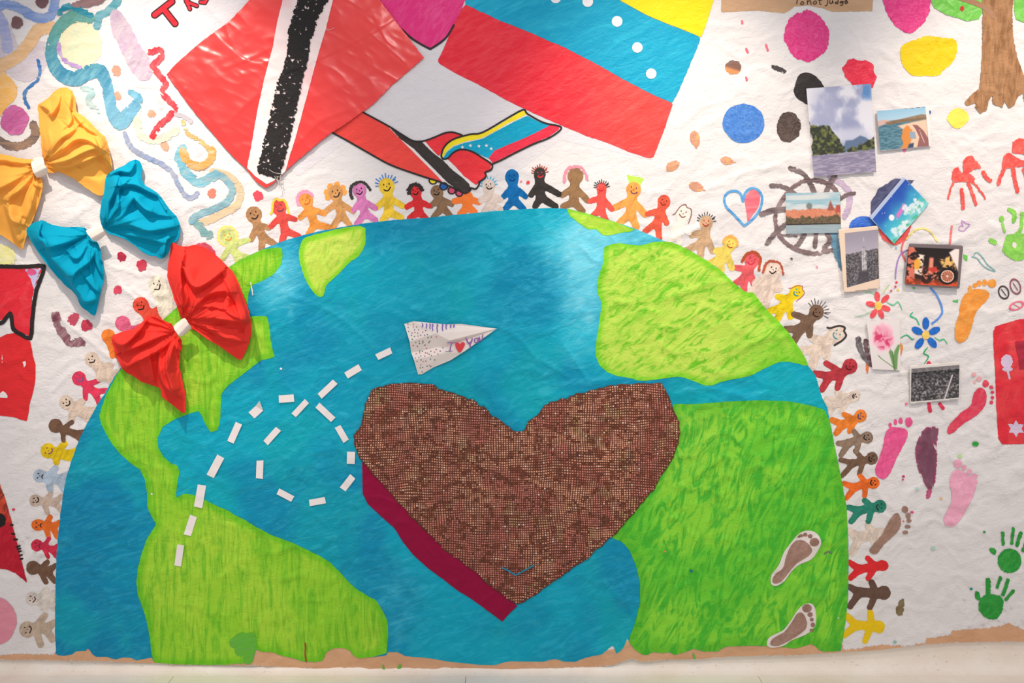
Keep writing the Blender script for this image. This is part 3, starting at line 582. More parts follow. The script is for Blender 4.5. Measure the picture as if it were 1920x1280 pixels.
hs = R('painted_handshake', poly([(622, 248), (676, 208), (728, 236), (755, 252), (775, 264), (795, 264), (815, 257), (835, 249), (850, 248), (866, 252), (880, 251), (905, 248), (950, 222), (975, 208), (984, 206), (990, 214), (1020, 230), (1048, 236), (1051, 243), (1030, 258), (1000, 270), (965, 287), (940, 300), (924, 306), (922, 318), (911, 324), (911, 331), (898, 344), (897, 350), (890, 354), (882, 353), (882, 358), (872, 362), (858, 356), (828, 342), (800, 334), (770, 323), (730, 308), (690, 286), (650, 263)]),
       (236, 230, 228), cell=2, layer=3, col2=0, label='two clasped hands painted in the colours of the two flags')
def hp(nm, pts, col, lb=None, lay=4, cell=1.5): return R(nm, rough(poly(pts), .5, 3), col, parent=hs, cell=cell, layer=lay, col2=scaled(col, 1.1), mat=BRUSH, label=lb)
hp('red_sleeve', [(624, 247), (676, 209), (728, 238), (745, 255), (765, 275), (785, 295), (805, 315), (829, 340), (800, 333), (770, 322), (730, 307), (690, 285), (650, 262)], (240, 74, 66))
hp('black_stripe', [(728, 236), (755, 255), (775, 265), (790, 265), (810, 285), (830, 300), (850, 320), (870, 335), (880, 345), (882, 355), (872, 361), (858, 355), (840, 343), (815, 318), (795, 298), (775, 278), (750, 260)], (58, 52, 50), 'black stripe')
hp('red_thumb', [(797, 265), (815, 258), (835, 250), (850, 248), (866, 254), (850, 260), (838, 272), (828, 285), (823, 293), (810, 280)], RD)
hp('red_fingers', [(838, 297), (850, 285), (865, 281), (885, 285), (905, 297), (921, 308), (920, 317), (910, 322), (910, 330), (905, 337), (898, 342), (893, 347), (870, 330), (855, 313)], RD)
hp('yellow_stripe', [(827, 290), (835, 273), (850, 262), (880, 253), (905, 250), (925, 240), (950, 225), (975, 210), (983, 207), (988, 214), (970, 223), (950, 232), (930, 245), (905, 258), (870, 266), (850, 273), (838, 283), (830, 296)], (244, 220, 36), 'yellow stripe')
hp('blue_sleeve', [(830, 297), (838, 285), (850, 275), (870, 268), (905, 260), (930, 246), (960, 230), (988, 217), (1010, 228), (1030, 234), (1027, 240), (1000, 252), (975, 265), (950, 275), (930, 285), (918, 298), (900, 290), (885, 282), (865, 280), (850, 287), (838, 298)], (0, 160, 195), 'blue sleeve')
hp('red_stripe', [(916, 296), (928, 282), (953, 271), (983, 259), (1008, 247), (1027, 237), (1034, 232), (1048, 238), (1048, 243), (1030, 256), (1000, 268), (965, 285), (940, 298), (924, 306)], (228, 50, 74), 'red stripe')
OUTL = union(*[stroke(q, 3.2, 4) for q in ([(622, 248), (650, 263), (690, 286), (730, 308), (770, 323), (800, 333), (828, 342), (858, 356), (872, 362), (882, 356), (882, 352), (892, 354), (898, 346), (898, 341)],
    [(676, 208), (728, 236), (755, 253), (775, 264), (795, 264), (815, 257), (835, 249), (850, 248), (866, 253)], [(827, 292), (833, 275), (850, 261), (880, 252), (905, 248), (950, 222), (975, 208), (984, 206), (990, 214), (1020, 230), (1048, 236), (1051, 243), (1030, 258), (1000, 270), (965, 287), (940, 300), (924, 307)],
    [(827, 292), (831, 298), (840, 296), (850, 286), (865, 280), (885, 284), (905, 296), (922, 308), (921, 318), (910, 323), (911, 331), (899, 341)])])
mark('outline', OUTL, (50, 44, 44), hs, 6, 1.2)
for x, y, c, r in [(812, 338, (240, 220, 50), 7), (832, 349, (40, 100, 180), 7), (847, 357, (220, 80, 110), 6.5), (861, 362, (220, 80, 110), 6)]:
    mark('nail_outline', ell(x, y, r + 1.6, r + 1), (50, 44, 44), hs, 3.3); mark('nail', ell(x, y, r - 1.2, r - 1.4), c, hs, 3.6)
for x, y in [(867, 276), (882, 273), (898, 274), (912, 273), (921, 279)]:
    P = [(x + math.sin(a) * (4 if k % 2 == 0 else 1.6), y - math.cos(a) * (4 if k % 2 == 0 else 1.6)) for k, a in enumerate(np.linspace(0, 2 * math.pi, 11)[:-1])]
    mark('star', poly(P), (235, 235, 235), hs, 6, 1)
# letters at the top
def letters(name, lines, col, wd, oc, ow, label, lay=2, parent=None):
    sh = union(*[stroke(l, wd, 0) for l in lines])
    o = R(name, (tuple(np.array(sh[0]) + np.array([-ow, -ow, ow, ow])), lambda X, Y: sh[1](X, Y) - ow), oc, parent=parent or root, cell=1, layer=lay, col2=0, label=label)
    R('letter_fill', sh, col, parent=o, cell=1, layer=lay + 1, col2=scaled(col, 1.15)); return o
letters('painted_letters', [[(290, 28), (322, 3)], [(306, 16), (328, 44)]], (222, 34, 48), 9, (60, 30, 32), 2.6, 'red capital T with black outline')
letters('painted_letters', [[(345, -8), (356, 17)], [(349, 3), (358, -8)], [(351, 4), (369, 11)], [(376, 4), (384, 5), (390, -6)]], (225, 40, 55), 5, (60, 30, 32), 2, 'red letters ks cut by the top edge')
kp = R('kraft_patch', rough(poly([(1352, -62), (1352, 23), (1420, 20), (1470, 25), (1480, 20), (1490, 12), (1515, 10), (1540, 15), (1560, 22), (1636, 21), (1639, -62)]), .8, 4), (206, 168, 132), cell=2, layer=1, col2=(200, 160, 124), label='bare brown paper patch with a line of handwriting')
TX = [[(1490, -2), (1500, -2)], [(1495, -2), (1494, 7)], [(1503, 4), (1501, 7), (1504, 9), (1507, 6), (1505, 3), (1503, 4)], [(1514, 8), (1514, 1), (1515, 3), (1519, 1), (1521, 8)], [(1528, 2), (1525, 5), (1527, 8), (1531, 6), (1530, 2), (1528, 2)], [(1538, -5), (1537, 7), (1540, 8)], [(1534, 0), (1541, 0)],
      [(1552, 1), (1551, 9), (1547, 11)], [(1556, 1), (1556, 6), (1560, 6), (1561, 1), (1562, 6)], [(1569, 3), (1566, 5), (1568, 7), (1571, 5)], [(1572, -4), (1571, 7)], [(1578, 2), (1575, 4), (1577, 6), (1580, 3)], [(1581, 2), (1580, 9), (1576, 10)], [(1584, 4), (1589, 3), (1586, 0), (1584, 4), (1586, 7), (1590, 5)]]
mark('writing', union(*[stroke(l, 1.7, 3) for l in TX]), (70, 52, 42), kp, 2, .75, label='handwriting reading to not judge')
# ------------------------------------------------------------------ loose brushwork, upper left
def br(label, pts, wd, col, c2=None, amt=.30, lay=2, ang=0, sc=5, name='brush_stroke', cell=2, **k):
    if pts[0][0] < 460:
        dk = lambda c: tuple(max(0, 255 - (255 - v) * 1.25 - 12) for v in c)
        col = dk(col); c2 = dk(c2) if c2 else c2
    return R(name, dry(rough(stroke(pts, wd, 5), 2.2, 3, int(pts[0][0]) % 40), amt, ang, sc, int(pts[0][1]) % 30), col, cell=cell, layer=lay, col2=c2, mat=paint(ang, 14, 3.5, .4, .72, .6), label=label, **k)
def blob(label, shp, col, c2=None, amt=0, lay=2, ang=40, name='paint_blob', ra=1.4, cell=2, mat=None, parent=None):
    s = rough(rough(shp, ra, 3, 6), min(3.2, ra * 2.2) if ra < 3 else 3, 16, len(label))
    if amt: s = dry(s, amt, ang, 3, 4, 4)
    return R(name, s, col, cell=cell, layer=lay, col2=c2, mat=mat or paint(ang, 15, 3, .4, .72, .5, 1.5), label=label, parent=parent or root)
br('pale lavender wash at the left edge', [(0, 60), (20, 110), (50, 130), (75, 100)], 46, (226, 219, 226), (232, 226, 228), .1, 1)
br('lilac blue stroke down the left edge', [(-10, 20), (5, 45), (14, 90)], 20, (190, 198, 232), (215, 216, 236), .2)
br('light blue curved stroke in the top left corner', [(-20, 22), (10, 8), (40, 18), (60, 30), (85, 34), (100, 18), (104, -30)], 17, (158, 182, 226), (190, 204, 234), .15, 3)
blob('dark plum dab above the blue stroke', ell(78, 2, 13, 12), (118, 82, 86), lay=4)
blob('dark plum dab on the peach wash', ell(31, 42, 10, 12, 30), (124, 90, 92), lay=4)
blob('dark plum dab cut by the top edge', ell(166, 4, 32, 9, -12), (140, 110, 112), lay=4)
br('peach stroke curling down the left edge', [(98, 52), (72, 56), (52, 85), (30, 108), (0, 125), (-20, 150)], 24, (238, 205, 168), (248, 222, 190), .2)
br('orange wash at the left edge', [(-10, 140), (15, 170), (0, 190), (-10, 205)], 34, (250, 206, 140), (250, 220, 175), .15)
br('thin blue squiggle above the magenta dab', [(71, 113), (75, 130), (70, 150), (52, 165), (45, 180), (53, 202)], 6, (104, 148, 200), (150, 185, 220), .2, cell=1.5)
blob('round magenta dab at the left edge', ell(27, 225, 26, 27), (188, 92, 148), (206, 120, 168), amt=.1, lay=3)
br('grey curved stroke under the magenta dab', [(-10, 256), (10, 270), (35, 274), (58, 264), (67, 250), (62, 234)], (16), (150, 140, 136), (196, 170, 150), .25)
blob('pale green and cream wash inside the teal curl', ell(150, 84, 42, 46), (226, 222, 186), (206, 222, 190), lay=1)
br('lilac crescent in the cream wash', [(110, 82), (113, 102), (128, 118), (150, 126)], 7, (196, 172, 218), (226, 212, 232), .25, 3)
SN = [(168, 34, 20), (140, 30, 24), (112, 50, 22), (97, 82, 20), (98, 112, 24), (114, 138, 26), (140, 148, 28), (166, 136, 28), (188, 134, 26), (200, 160, 22), (206, 190, 22), (214, 216, 26), (226, 230, 28), (240, 214, 26), (256, 196, 20), (258, 182, 16), (244, 172, 10)]
R('brush_stroke', rough(dry(stroke(SN, 22, 6), .3, 60, 4), 1.6, 3), lambda X, Y, d: mixc(mixc((96, 154, 140), (58, 132, 164), sstep(40, 120, Y)), (112, 172, 200), sstep(120, 220, Y)), layer=3, col2=lambda X, Y, d: mixc((104, 168, 168), (130, 188, 210), sstep(60, 200, Y)), mat=paint(60, 12, 4, .4, .7), label='long teal serpentine stroke curling through the upper left')
br('teal stroke meeting the top edge', [(182, 48), (186, 30), (204, 20), (228, -6)], 15, (130, 186, 198), (180, 212, 216), .35)
br('teal stroke above the curl', [(112, 24), (126, 12), (150, 20), (170, 28)], 12, (84, 166, 186), (140, 195, 205), .3, 4)
br('pale teal dabs beside the yellow bow', [(156, 165), (172, 172), (166, 190), (186, 208)], 12, (186, 216, 218), (226, 232, 230), .5)
R('brush_stroke', dry(rough(poly([(207, 25), (222, 20), (245, 50), (262, 85), (275, 100), (286, 130), (282, 146), (268, 152), (252, 140), (238, 118), (224, 88), (210, 60)], 3), 2, 4), .12, 60, 5), (184, 160, 186), col2=(206, 194, 198), layer=2, mat=paint(60, 8, 4, .35, .7), label='mauve leaf-shaped wash')
br('red squiggle left of the satin flag', [(282, 98), (300, 94), (301, 110), (287, 122), (298, 140), (310, 155), (305, 172), (318, 190), (328, 203), (315, 220), (298, 236), (286, 256)], 12, (238, 106, 116), (244, 150, 152), .34, 3, 50, 3, cell=1.5)
br('grey lavender stroke ending in a blue hook', [(234, 250), (245, 275), (270, 292), (300, 306), (322, 322), (334, 345), (347, 366), (360, 371), (370, 362)], 9, (196, 200, 214), (150, 180, 220), .2, 3, 40, 3, cell=1.5)
br('pale yellow and green arc', [(258, 192), (256, 225), (266, 255), (300, 262), (330, 245)], 15, (234, 234, 214), (236, 238, 226), .35)
br('pale grey shadow stroke', [(258, 160), (295, 166), (302, 205)], 9, (228, 224, 224), (234, 230, 228), .3, 1)  # brush stroke in pale grey paint
br('light blue ragged arc', [(342, 278), (336, 300), (350, 325), (374, 342), (404, 328)], 18, (146, 204, 220), (200, 225, 228), .4)
br('orange and sand arc', [(343, 284), (352, 304), (374, 312), (394, 300), (398, 282)], 15, (238, 190, 122), (226, 210, 180), .2, 3)
br('sandy brush marks left of the flag corner', [(342, 228), (354, 252), (378, 266), (396, 284)], 9, (228, 196, 136), (240, 222, 184), .4, 3)
br('grey hook near the flag', [(330, 214), (348, 220), (358, 228)], 8, (210, 206, 212), (222, 218, 220), .2, 3)
br('outer tan arc below the flag corner', [(400, 322), (432, 332), (450, 356), (444, 384), (410, 404), (374, 420)], 14, (236, 218, 186), (226, 214, 196), .25)
br('inner blue arc below the flag corner', [(384, 336), (410, 328), (434, 350), (428, 376), (400, 392), (368, 404), (360, 414)], 13, (160, 204, 218), (194, 210, 208), .3, 3)
br('grey-green ragged end of the arc', [(362, 412), (376, 424), (384, 440), (394, 440)], 15, (158, 196, 196), (190, 212, 208), .45, 2)
for x, y, r, c, l in [(219, 132, 8, (222, 152, 128), 'small rust dab beside the serpentine stroke'), (220, 180, 7, (222, 156, 130), 'small rust dab inside the light blue bend'), (284, 212, 7, (226, 164, 132), 'small rust dab under the red squiggle'), (309, 275, 8, (226, 170, 140), 'small rust dab above the blue arc'), (398, 362, 8, (214, 130, 108), 'small rust dab inside the tan arc'), (483, 367, 8, (228, 72, 88), 'small red curl below the flag tip'),
                     (228, 481, 9, (178, 32, 62), 'crimson dab left of the red bow'), (265, 497, 9, (206, 60, 84), 'crimson dab nearer the red bow'), (221, 543, 8, (222, 76, 100), 'pink-red dab above the red-orange figure'), (137, 598, 11, (196, 74, 96), 'dull red dab above the plum brush mark'), (163, 610, 10, (198, 54, 80), 'crimson dab right of the plum brush mark')]:
    blob(l, ell(x, y, r, r * 1.08), c, amt=.2, ra=2.6, cell=1.5)
br('plum brush mark left of the red bow', [(104, 590), (114, 618), (130, 640), (156, 640)], 17, (160, 118, 130), (205, 180, 182), .45, 2, 50, 4)
blob('dark pink round patch behind the top of the red bow', ell(382, 474, 24, 17, 25), (212, 84, 106), lay=2)
blob('pale yellow stain at the left edge', ell(6, 478, 24, 20), (244, 240, 156), (240, 236, 190), ra=4)  # ragged pale yellow ellipse on the paper
# ------------------------------------------------------------------ red shapes at the left edge
o = blob('red zigzag shape with thick black outline at the left edge', poly([(-60, 503), (60, 501), (82, 502), (70, 520), (63, 545), (60, 575), (57, 605), (56, 632), (40, 625), (27, 617), (22, 600), (19, 588), (8, 600), (-60, 612)]), (226, 44, 58), (236, 84, 92), mat=paint(50, 12, 2, .5, .85, .5))
mark('outline', rough(stroke([(-60, 500), (0, 499), (30, 500), (60, 499), (82, 499), (77, 520), (68, 545), (63, 575), (60, 605), (57, 634), (40, 627), (25, 617), (22, 600), (19, 587), (8, 600), (-4, 607), (-60, 612)], 7.5, 2), .6, 4), (44, 38, 38), o, 4, 1.5)
mark('lilac_corner', rough(poly([(48, 505), (77, 503), (67, 528), (64, 542), (58, 524)]), 2, 4), (196, 190, 224), o, 3, 1.5)
mark('pink_swirl', ell(59, 510, 9, 6), (226, 92, 140), o, 4, 1)
o = blob('flat red shape below the outlined one', poly([(-60, 640), (0, 632), (12, 626), (30, 624), (44, 632), (56, 640), (62, 665), (67, 684), (65, 720), (58, 750), (50, 789), (25, 782), (-60, 772)]), (226, 46, 50), (220, 40, 46), mat=paint(0, 6, 2, .4, .8, .55), ra=.6)
for P in ([(0, 737), (6, 732), (14, 741), (14, 746), (0, 745)], [(42, 678), (48, 677), (49, 684), (45, 688)], [(3, 662), (5, 670), (4, 681)]): mark('bare_spot', rough(poly(P), .8, 2), (236, 228, 224), o, 3, 1)
o = R('painted_triangle', rough(poly([(-60, 860), (0, 908), (10, 935), (20, 970), (30, 1010), (40, 1050), (51, 1092), (30, 1075), (15, 1068), (-60, 1058)]), .7, 4), lambda X, Y, d: mixc((186, 24, 46), (214, 84, 50), sstep(995, 960, Y) * sstep(-4, 2, fbm(X / 6, Y / 6, 4) * 8 - 3)), cell=2, col2=lambda X, Y, d: mixc((200, 34, 56), (90, 50, 40), sstep(980, 940, Y) * .8), mat=paint(70, 20, 3, .45, .6), layer=2, label='dark red triangle with black marks at the left edge')
mark('black_blob', rough(ell(0, 975, 11, 13), 1.5, 3), (36, 32, 32), o, 3, 1.5)
mark('black_marks', union(*[stroke(q, 3.4, 0) for q in ([(20, 984), (24, 984)], [(22, 1000), (27, 1001)], [(26, 1011), (32, 1011)], [(31, 1025), (37, 1023)], [(33, 1029), (38, 1028)], [(35, 1034), (39, 1033)], [(37, 1041), (41, 1040)], [(38, 1048), (42, 1047)])]), (40, 34, 34), o, 3, 1)
blob('large flat pink disc at the lower left edge', ell(-10, 1164, 41, 45), (226, 146, 162), (222, 140, 158), mat=paint(0, 6, 2), ra=.5)
# ------------------------------------------------------------------ blobs, leaves and tree, upper right
SW = paint(0, 22, 1.2, .4, .7, .4, 5)
blob('hot pink oval left of the yellow blob, in the top right', ell(1513, 67, 41, 47, -8), (226, 56, 128), (238, 96, 158), amt=.08, ra=2.2, mat=SW)
blob('hot pink egg shape cut by the top edge', poly([(1655, -60), (1657, 0), (1666, 30), (1680, 50), (1702, 61), (1722, 52), (1736, 34), (1744, 10), (1745, -60)], 3), (224, 56, 132), (240, 90, 150), amt=.08, ra=2, mat=SW)
blob('red blob behind the top corner of the river photo', poly([(1580, 128), (1588, 115), (1600, 110), (1622, 113), (1638, 124), (1643, 147), (1636, 164), (1600, 160), (1590, 150)]), (230, 46, 72), (240, 74, 96), mat=SW)
blob('large yellow blob', poly([(1688, 98), (1700, 80), (1735, 68), (1770, 71), (1793, 74), (1796, 90), (1786, 115), (1764, 138), (1730, 144), (1705, 138), (1692, 120)], 3), (238, 208, 30), (232, 200, 24), mat=paint(20, 10, 2, .4, .8, .5))
blob('small pale yellow blob', ell(1797, 221, 20, 18), (246, 230, 96), (242, 222, 84), mat=SW)
blob('blue disc in the upper right', ell(1394, 231, 39, 37), (68, 124, 206), (104, 156, 222), mat=SW, ra=.8)
blob('dark brown disc beside the blue one', ell(1479, 238, 23, 29), (78, 66, 62), (112, 96, 88), amt=.06, mat=SW)
blob('black dab behind the corner of the river photo', poly([(1489, 170), (1494, 146), (1510, 136), (1530, 142), (1546, 163), (1530, 172), (1520, 185), (1514, 196), (1504, 190), (1493, 182)], 2), (52, 48, 48), (66, 62, 60), ra=.7)
blob('small black smear', ell(1460, 130, 12, 3.5, 20), (74, 68, 68), amt=.2, cell=1)
tr = R('painted_tree', rough(poly([(1835, -60), (1843, 20), (1842, 60), (1842, 100), (1838, 150), (1836, 166), (1820, 178), (1808, 192), (1812, 199), (1831, 192), (1828, 200), (1838, 213), (1851, 206), (1853, 190), (1860, 180), (1862, 196), (1872, 198), (1880, 202), (1884, 190), (1892, 203), (1903, 196), (1908, 182), (1918, 174), (1920, 190), (1950, 200), (1985, 190), (1950, 165), (1920, 140), (1908, 110), (1900, 70), (1898, 20), (1908, -60)]), 1.4, 3), (176, 132, 94), col2=(140, 100, 66), cell=2, layer=4, mat=paint(88, 14, 5, .42, .66, .6, .5), label='brown tree trunk with roots in the top right corner')
R('foliage', rough(poly([(1742, -60), (1746, 2), (1752, 15), (1775, 28), (1795, 33), (1812, 40), (1836, 36), (1842, 24), (1842, -60)]), 1, 4), (112, 196, 78), parent=tr, col2=(156, 222, 126), cell=2, layer=3, mat=paint(60, 14, 2, .45, .7, .5, 3), label='green foliage left of the trunk')
R('foliage', rough(poly([(1903, -60), (1902, 20), (1905, 36), (1920, 42), (1985, 44), (1985, -60)]), 1, 4), (112, 196, 78), parent=tr, col2=(140, 214, 110), cell=2, layer=3, mat=paint(60, 14, 2, .45, .7, .5, 3), label='green foliage right of the trunk')
R('branch', stroke([(1795, -6), (1825, 4), (1850, 16), (1862, 30)], 10, 4), (170, 126, 90), parent=tr, cell=2, layer=5); R('apple', ell(1804, 16, 3.5, 5), (215, 60, 60), parent=tr, cell=1, layer=5, col2=0)
def leaf(x, y, a, l, L=12): 
    s = rough(union(ell(x, y, L, L * .62, a), poly([(x + math.cos(math.radians(a)) * L * .8 + 2, y + math.sin(math.radians(a)) * L * .8), (x + math.cos(math.radians(a)) * L * 1.5, y + math.sin(math.radians(a)) * L * 1.5), (x + math.cos(math.radians(a)) * L * .8 - 2, y + math.sin(math.radians(a)) * L * .8 + 3)])), 1.6, 2.5, int(x) % 30)
    R('painted_leaf', s, (206, 150, 124), cell=1.5, layer=2, col2=(232, 172, 116), mat=paint(60, 40, 1, .45, .6), label=l)
R('painted_leaf', rough(ell(1375, 126, 15, 13), 2, 3), lambda X, Y, d: mixc((130, 96, 84), (230, 150, 90), sstep(124, 132, Y - (X - 1370) * .3)), cell=1.5, layer=2, label='brown and orange leaf left of the small black smear')
leaf(1303, 260, 80, 'rust leaf right of the red flag corner', 15); leaf(1261, 311, -30, 'rust leaf nearest the red flag corner', 14); leaf(1363, 301, 8, 'rust leaf below the blue disc', 12); leaf(1305, 350, 20, 'rust leaf above the orange figure', 14)
for q in ([(1436, 84), (1440, 95)], [(1399, 92), (1402, 98)], [(1391, 40), (1392, 44)], [(1399, 145), (1400, 150)]): mark('paint_speck', rough(stroke(q, 4, 0), 1, 2), (240, 110, 130), root, 2)
# half filled heart
hh = R('painted_heart', stroke([(1394, 422), (1376, 402), (1362, 388), (1358, 372), (1365, 361), (1379, 358), (1389, 364), (1393, 377), (1397, 362), (1408, 353), (1421, 356), (1429, 370), (1425, 392), (1412, 410), (1396, 423)], 4.5, 4), (74, 152, 218), cell=1.2, layer=3, col2=(120, 185, 230), label='blue heart outline with its right half filled pink')
R('pink_half', poly([(1396, 374), (1404, 360), (1414, 355), (1425, 366), (1422, 388), (1410, 404), (1402, 416), (1400, 400)], 2), (240, 106, 122), parent=hh, cell=1.2, layer=2, col2=(246, 140, 150))
# wheel drawing
wl = R('painted_wheel', dry(rough(stroke([(1575, 372), (1562, 350), (1540, 340), (1512, 338), (1486, 352), (1466, 376), (1454, 402), (1458, 434), (1474, 456), (1500, 470), (1530, 475), (1562, 468)], 8, 5), 1.6, 3), .2, 20, 3), (110, 88, 90), cell=1.5, layer=3, col2=(160, 140, 140), label='dark spidery wheel painted behind the city photo')
for q, wd in [([(1482, 315), (1505, 325), (1520, 345), (1528, 364)], 9), ([(1446, 348), (1470, 350), (1495, 366)], 8), ([(1566, 328), (1556, 345), (1548, 364)], 10), ([(1428, 401), (1450, 394), (1475, 392)], 10), ([(1438, 456), (1458, 432), (1478, 418)], 9), ([(1508, 440), (1500, 454), (1490, 466)], 9), ([(1530, 438), (1528, 462)], 8), ([(1551, 438), (1556, 452), (1546, 464)], 9), ([(1572, 375), (1586, 366), (1602, 362)], 7), ([(1466, 440), (1480, 442), (1494, 442)], 4)]:
    R('spoke', dry(rough(stroke(q, wd, 4), 1.4, 2), .25, 30, 2), (98, 82, 84), parent=wl, cell=1.5, layer=4, col2=(150, 134, 134))
br('lilac stroke right of the city photo', [(1556, 332), (1578, 344), (1592, 360), (1592, 385), (1584, 406)], 11, (204, 184, 204), (180, 160, 190), .2, 2)
br('grey-blue stroke running under the skyscraper photo', [(1562, 436), (1568, 465), (1582, 500)], 15, (92, 134, 160), (120, 160, 180), .08, 4)
blob('navy patch behind the tilted postcard', poly([(1632, 412), (1634, 378), (1646, 355), (1680, 334), (1715, 338), (1700, 352), (1690, 400)]), (74, 78, 112), (100, 104, 138))
blob('royal blue dome above the skyscraper photo', ell(1619, 426, 26, 20), (52, 104, 206), (90, 140, 226), lay=3, mat=SW, ra=.6)
br('red curve under the tilted postcard', [(1652, 432), (1662, 448), (1676, 455), (1692, 447), (1704, 426)], 9, (230, 84, 84), (236, 110, 100), .1, 3, cell=1.5)
def thin(l, pts, wd, col, n='drawn_line'): return R(n, rough(stroke(pts, wd, 5), .6, 2), col, cell=1, layer=3, col2=scaled(col, 1.12), label=l)
thin('thin yellow arch above the motorbike photo', [(1700, 448), (1712, 434), (1728, 428), (1744, 434), (1757, 452)], 3, (226, 210, 120)); thin('thin red curve left of the motorbike photo', [(1702, 442), (1693, 456), (1691, 472), (1698, 490)], 3, (230, 100, 100))
thin('thin violet curve left of the motorbike photo', [(1702, 468), (1688, 478), (1681, 500), (1679, 522)], 2.6, (158, 128, 196)); thin('thin blue curve below the motorbike photo', [(1745, 540), (1758, 556), (1767, 582), (1760, 596), (1748, 606)], 3.6, (90, 144, 220))
thin('thin red vertical streak above the motorbike photo', [(1785, 424), (1783, 440), (1781, 458)], 3.6, (238, 120, 120)); thin('small violet flower outline near the right edge', [(1806, 424), (1803, 413), (1811, 418), (1818, 421), (1812, 428), (1806, 433), (1798, 430), (1801, 423), (1806, 424)], 1.6, (198, 140, 206))
thin('teal scribble like a caterpillar', [(1826, 478), (1832, 473), (1842, 482), (1852, 496), (1866, 508), (1852, 504), (1840, 494), (1832, 484), (1822, 481)], 2, (120, 168, 166))
for x, y, rx, ry, c, l in [(1882, 548, 9, 12, (80, 66, 68), 'dark oval ring drawn at the right edge'), (1904, 537, 9, 14, (150, 96, 104), 'reddish oval ring at the right edge'), (1906, 573, 13, 7, (240, 120, 140), 'pink flat ring at the right edge')]:
    e = ell(x, y, rx, ry, -20); R('drawn_ring', union((e[0], lambda X, Y, e=e: np.abs(e[1](X, Y)) - 1.2), stroke([(x - rx * .5, y - ry * .5), (x + rx * .5, y + ry * .5)], 1.6, 0)), c, cell=1, layer=3, col2=0, label=l)
blob('small green leaf dab beside the motorbike photo', poly([(1806, 476), (1814, 479), (1814, 492), (1808, 486)]), (110, 205, 90), cell=1, ra=.8)
blob('small green dash above the orange footprint', poly([(1785, 563), (1797, 561), (1796, 567), (1788, 566)]), (90, 200, 100), cell=1, ra=.6)
# ------------------------------------------------------------------ hand prints and foot prints
def prints(name, label, parts, col, c2, amt=.1, ra=1.4, lay=3):
    return R(name, dry(rough(union(*parts), ra, 3, 7), amt, 70, 3, 2, 3), col, cell=1.3, layer=lay, col2=c2, mat=paint(60, 26, 1.4, .42, .72, .5, 2), label=label)
HR, HR2 = (242, 84, 78), (248, 128, 116)
prints('hand_print', 'red upside-down hand print in the upper right', [poly([(1806, 322), (1807, 300), (1818, 291), (1828, 297), (1838, 311), (1838, 316), (1825, 318), (1815, 326)], 2), poly([(1785, 336), (1786, 320), (1796, 313), (1803, 324), (1815, 323), (1828, 335), (1823, 342), (1806, 341), (1790, 341)], 2), stroke([(1790, 338), (1783, 352), (1778, 372)], 4), stroke([(1803, 356), (1805, 375), (1806, 390)], 7), stroke([(1816, 345), (1823, 362), (1830, 383)], 6), stroke([(1824, 341), (1836, 355), (1847, 372)], 4), stroke([(1844, 324), (1850, 334), (1856, 338, 8)], 8)], HR, HR2, .16)
prints('hand_print', 'red upside-down hand print at the right edge', [poly([(1897, 286), (1899, 266), (1910, 259), (1925, 262), (1950, 285), (1950, 292), (1905, 288)]), poly([(1879, 314), (1882, 293), (1892, 286), (1902, 292), (1915, 300), (1940, 306), (1938, 312), (1905, 313), (1890, 316)], 2), stroke([(1884, 314), (1876, 332), (1872, 345)], 7), stroke([(1900, 318), (1902, 335), (1908, 358)], 8), stroke([(1920, 318), (1926, 340)], 7)], HR, HR2, .12)
GN = (132, 208, 84)
o = prints('hand_print', 'light green hand print at the right edge', [poly([(1880, 470), (1884, 452), (1888, 441), (1904, 439), (1920, 438), (1932, 450), (1930, 478), (1912, 489), (1894, 484)], 3), ell(1878, 411, 5, 6), stroke([(1880, 420), (1884, 434)], 5), stroke([(1892, 393), (1902, 400), (1901, 414)], 8), stroke([(1917, 400), (1914, 430), (1905, 440)], 7), stroke([(1934, 400), (1930, 440)], 7), ell(1862, 453, 9, 5, 30)], GN, (166, 224, 110), .08)
mark('bare_spot', rough(ell(1902, 459, 4, 6), 1, 2), (238, 230, 224), o, 4)
G3 = (42, 150, 56)
prints('hand_print', 'dark green hand print, the upper one at the lower right', [ell(1893, 1051, 22, 23), stroke([(1880, 999), (1881, 1020)], 6), stroke([(1900, 991), (1897, 1018)], 6), stroke([(1914, 999), (1907, 1022)], 7), stroke([(1926, 1012), (1918, 1032)], 6), ell(1862, 1033, 5, 8, -35)], G3, (70, 176, 76), .06)
prints('hand_print', 'dark green hand print, the lowest at the right', [poly([(1835, 1130), (1846, 1116), (1862, 1114), (1876, 1118), (1882, 1130), (1878, 1148), (1866, 1161), (1850, 1158), (1838, 1148)], 3), stroke([(1853, 1087), (1853, 1112)], 9), stroke([(1876, 1083), (1870, 1101)], 6), stroke([(1890, 1088), (1881, 1114)], 7), stroke([(1900, 1108), (1886, 1124)], 6), ell(1833, 1117, 5, 9, -15)], G3, (64, 172, 74), .06)
def foot(label, sole, toes, col, c2, amt=.03, sm_=3, ra=.9): return prints('foot_print', label, [poly(sole, sm_)] + [ell(*t) for t in toes], col, c2, amt, ra)
foot('orange footprint at the right', [(1800, 643), (1791, 634), (1791, 612), (1798, 590), (1802, 565), (1809, 552), (1822, 543), (1840, 542), (1855, 549), (1851, 562), (1838, 575), (1828, 590), (1823, 610), (1814, 634)], [(1819, 541, 4, 6), (1828, 535, 4, 4.5), (1836, 531, 4.5, 5.5), (1846, 530, 5, 6), (1860, 531, 8, 8)], (242, 152, 62), (248, 176, 90))
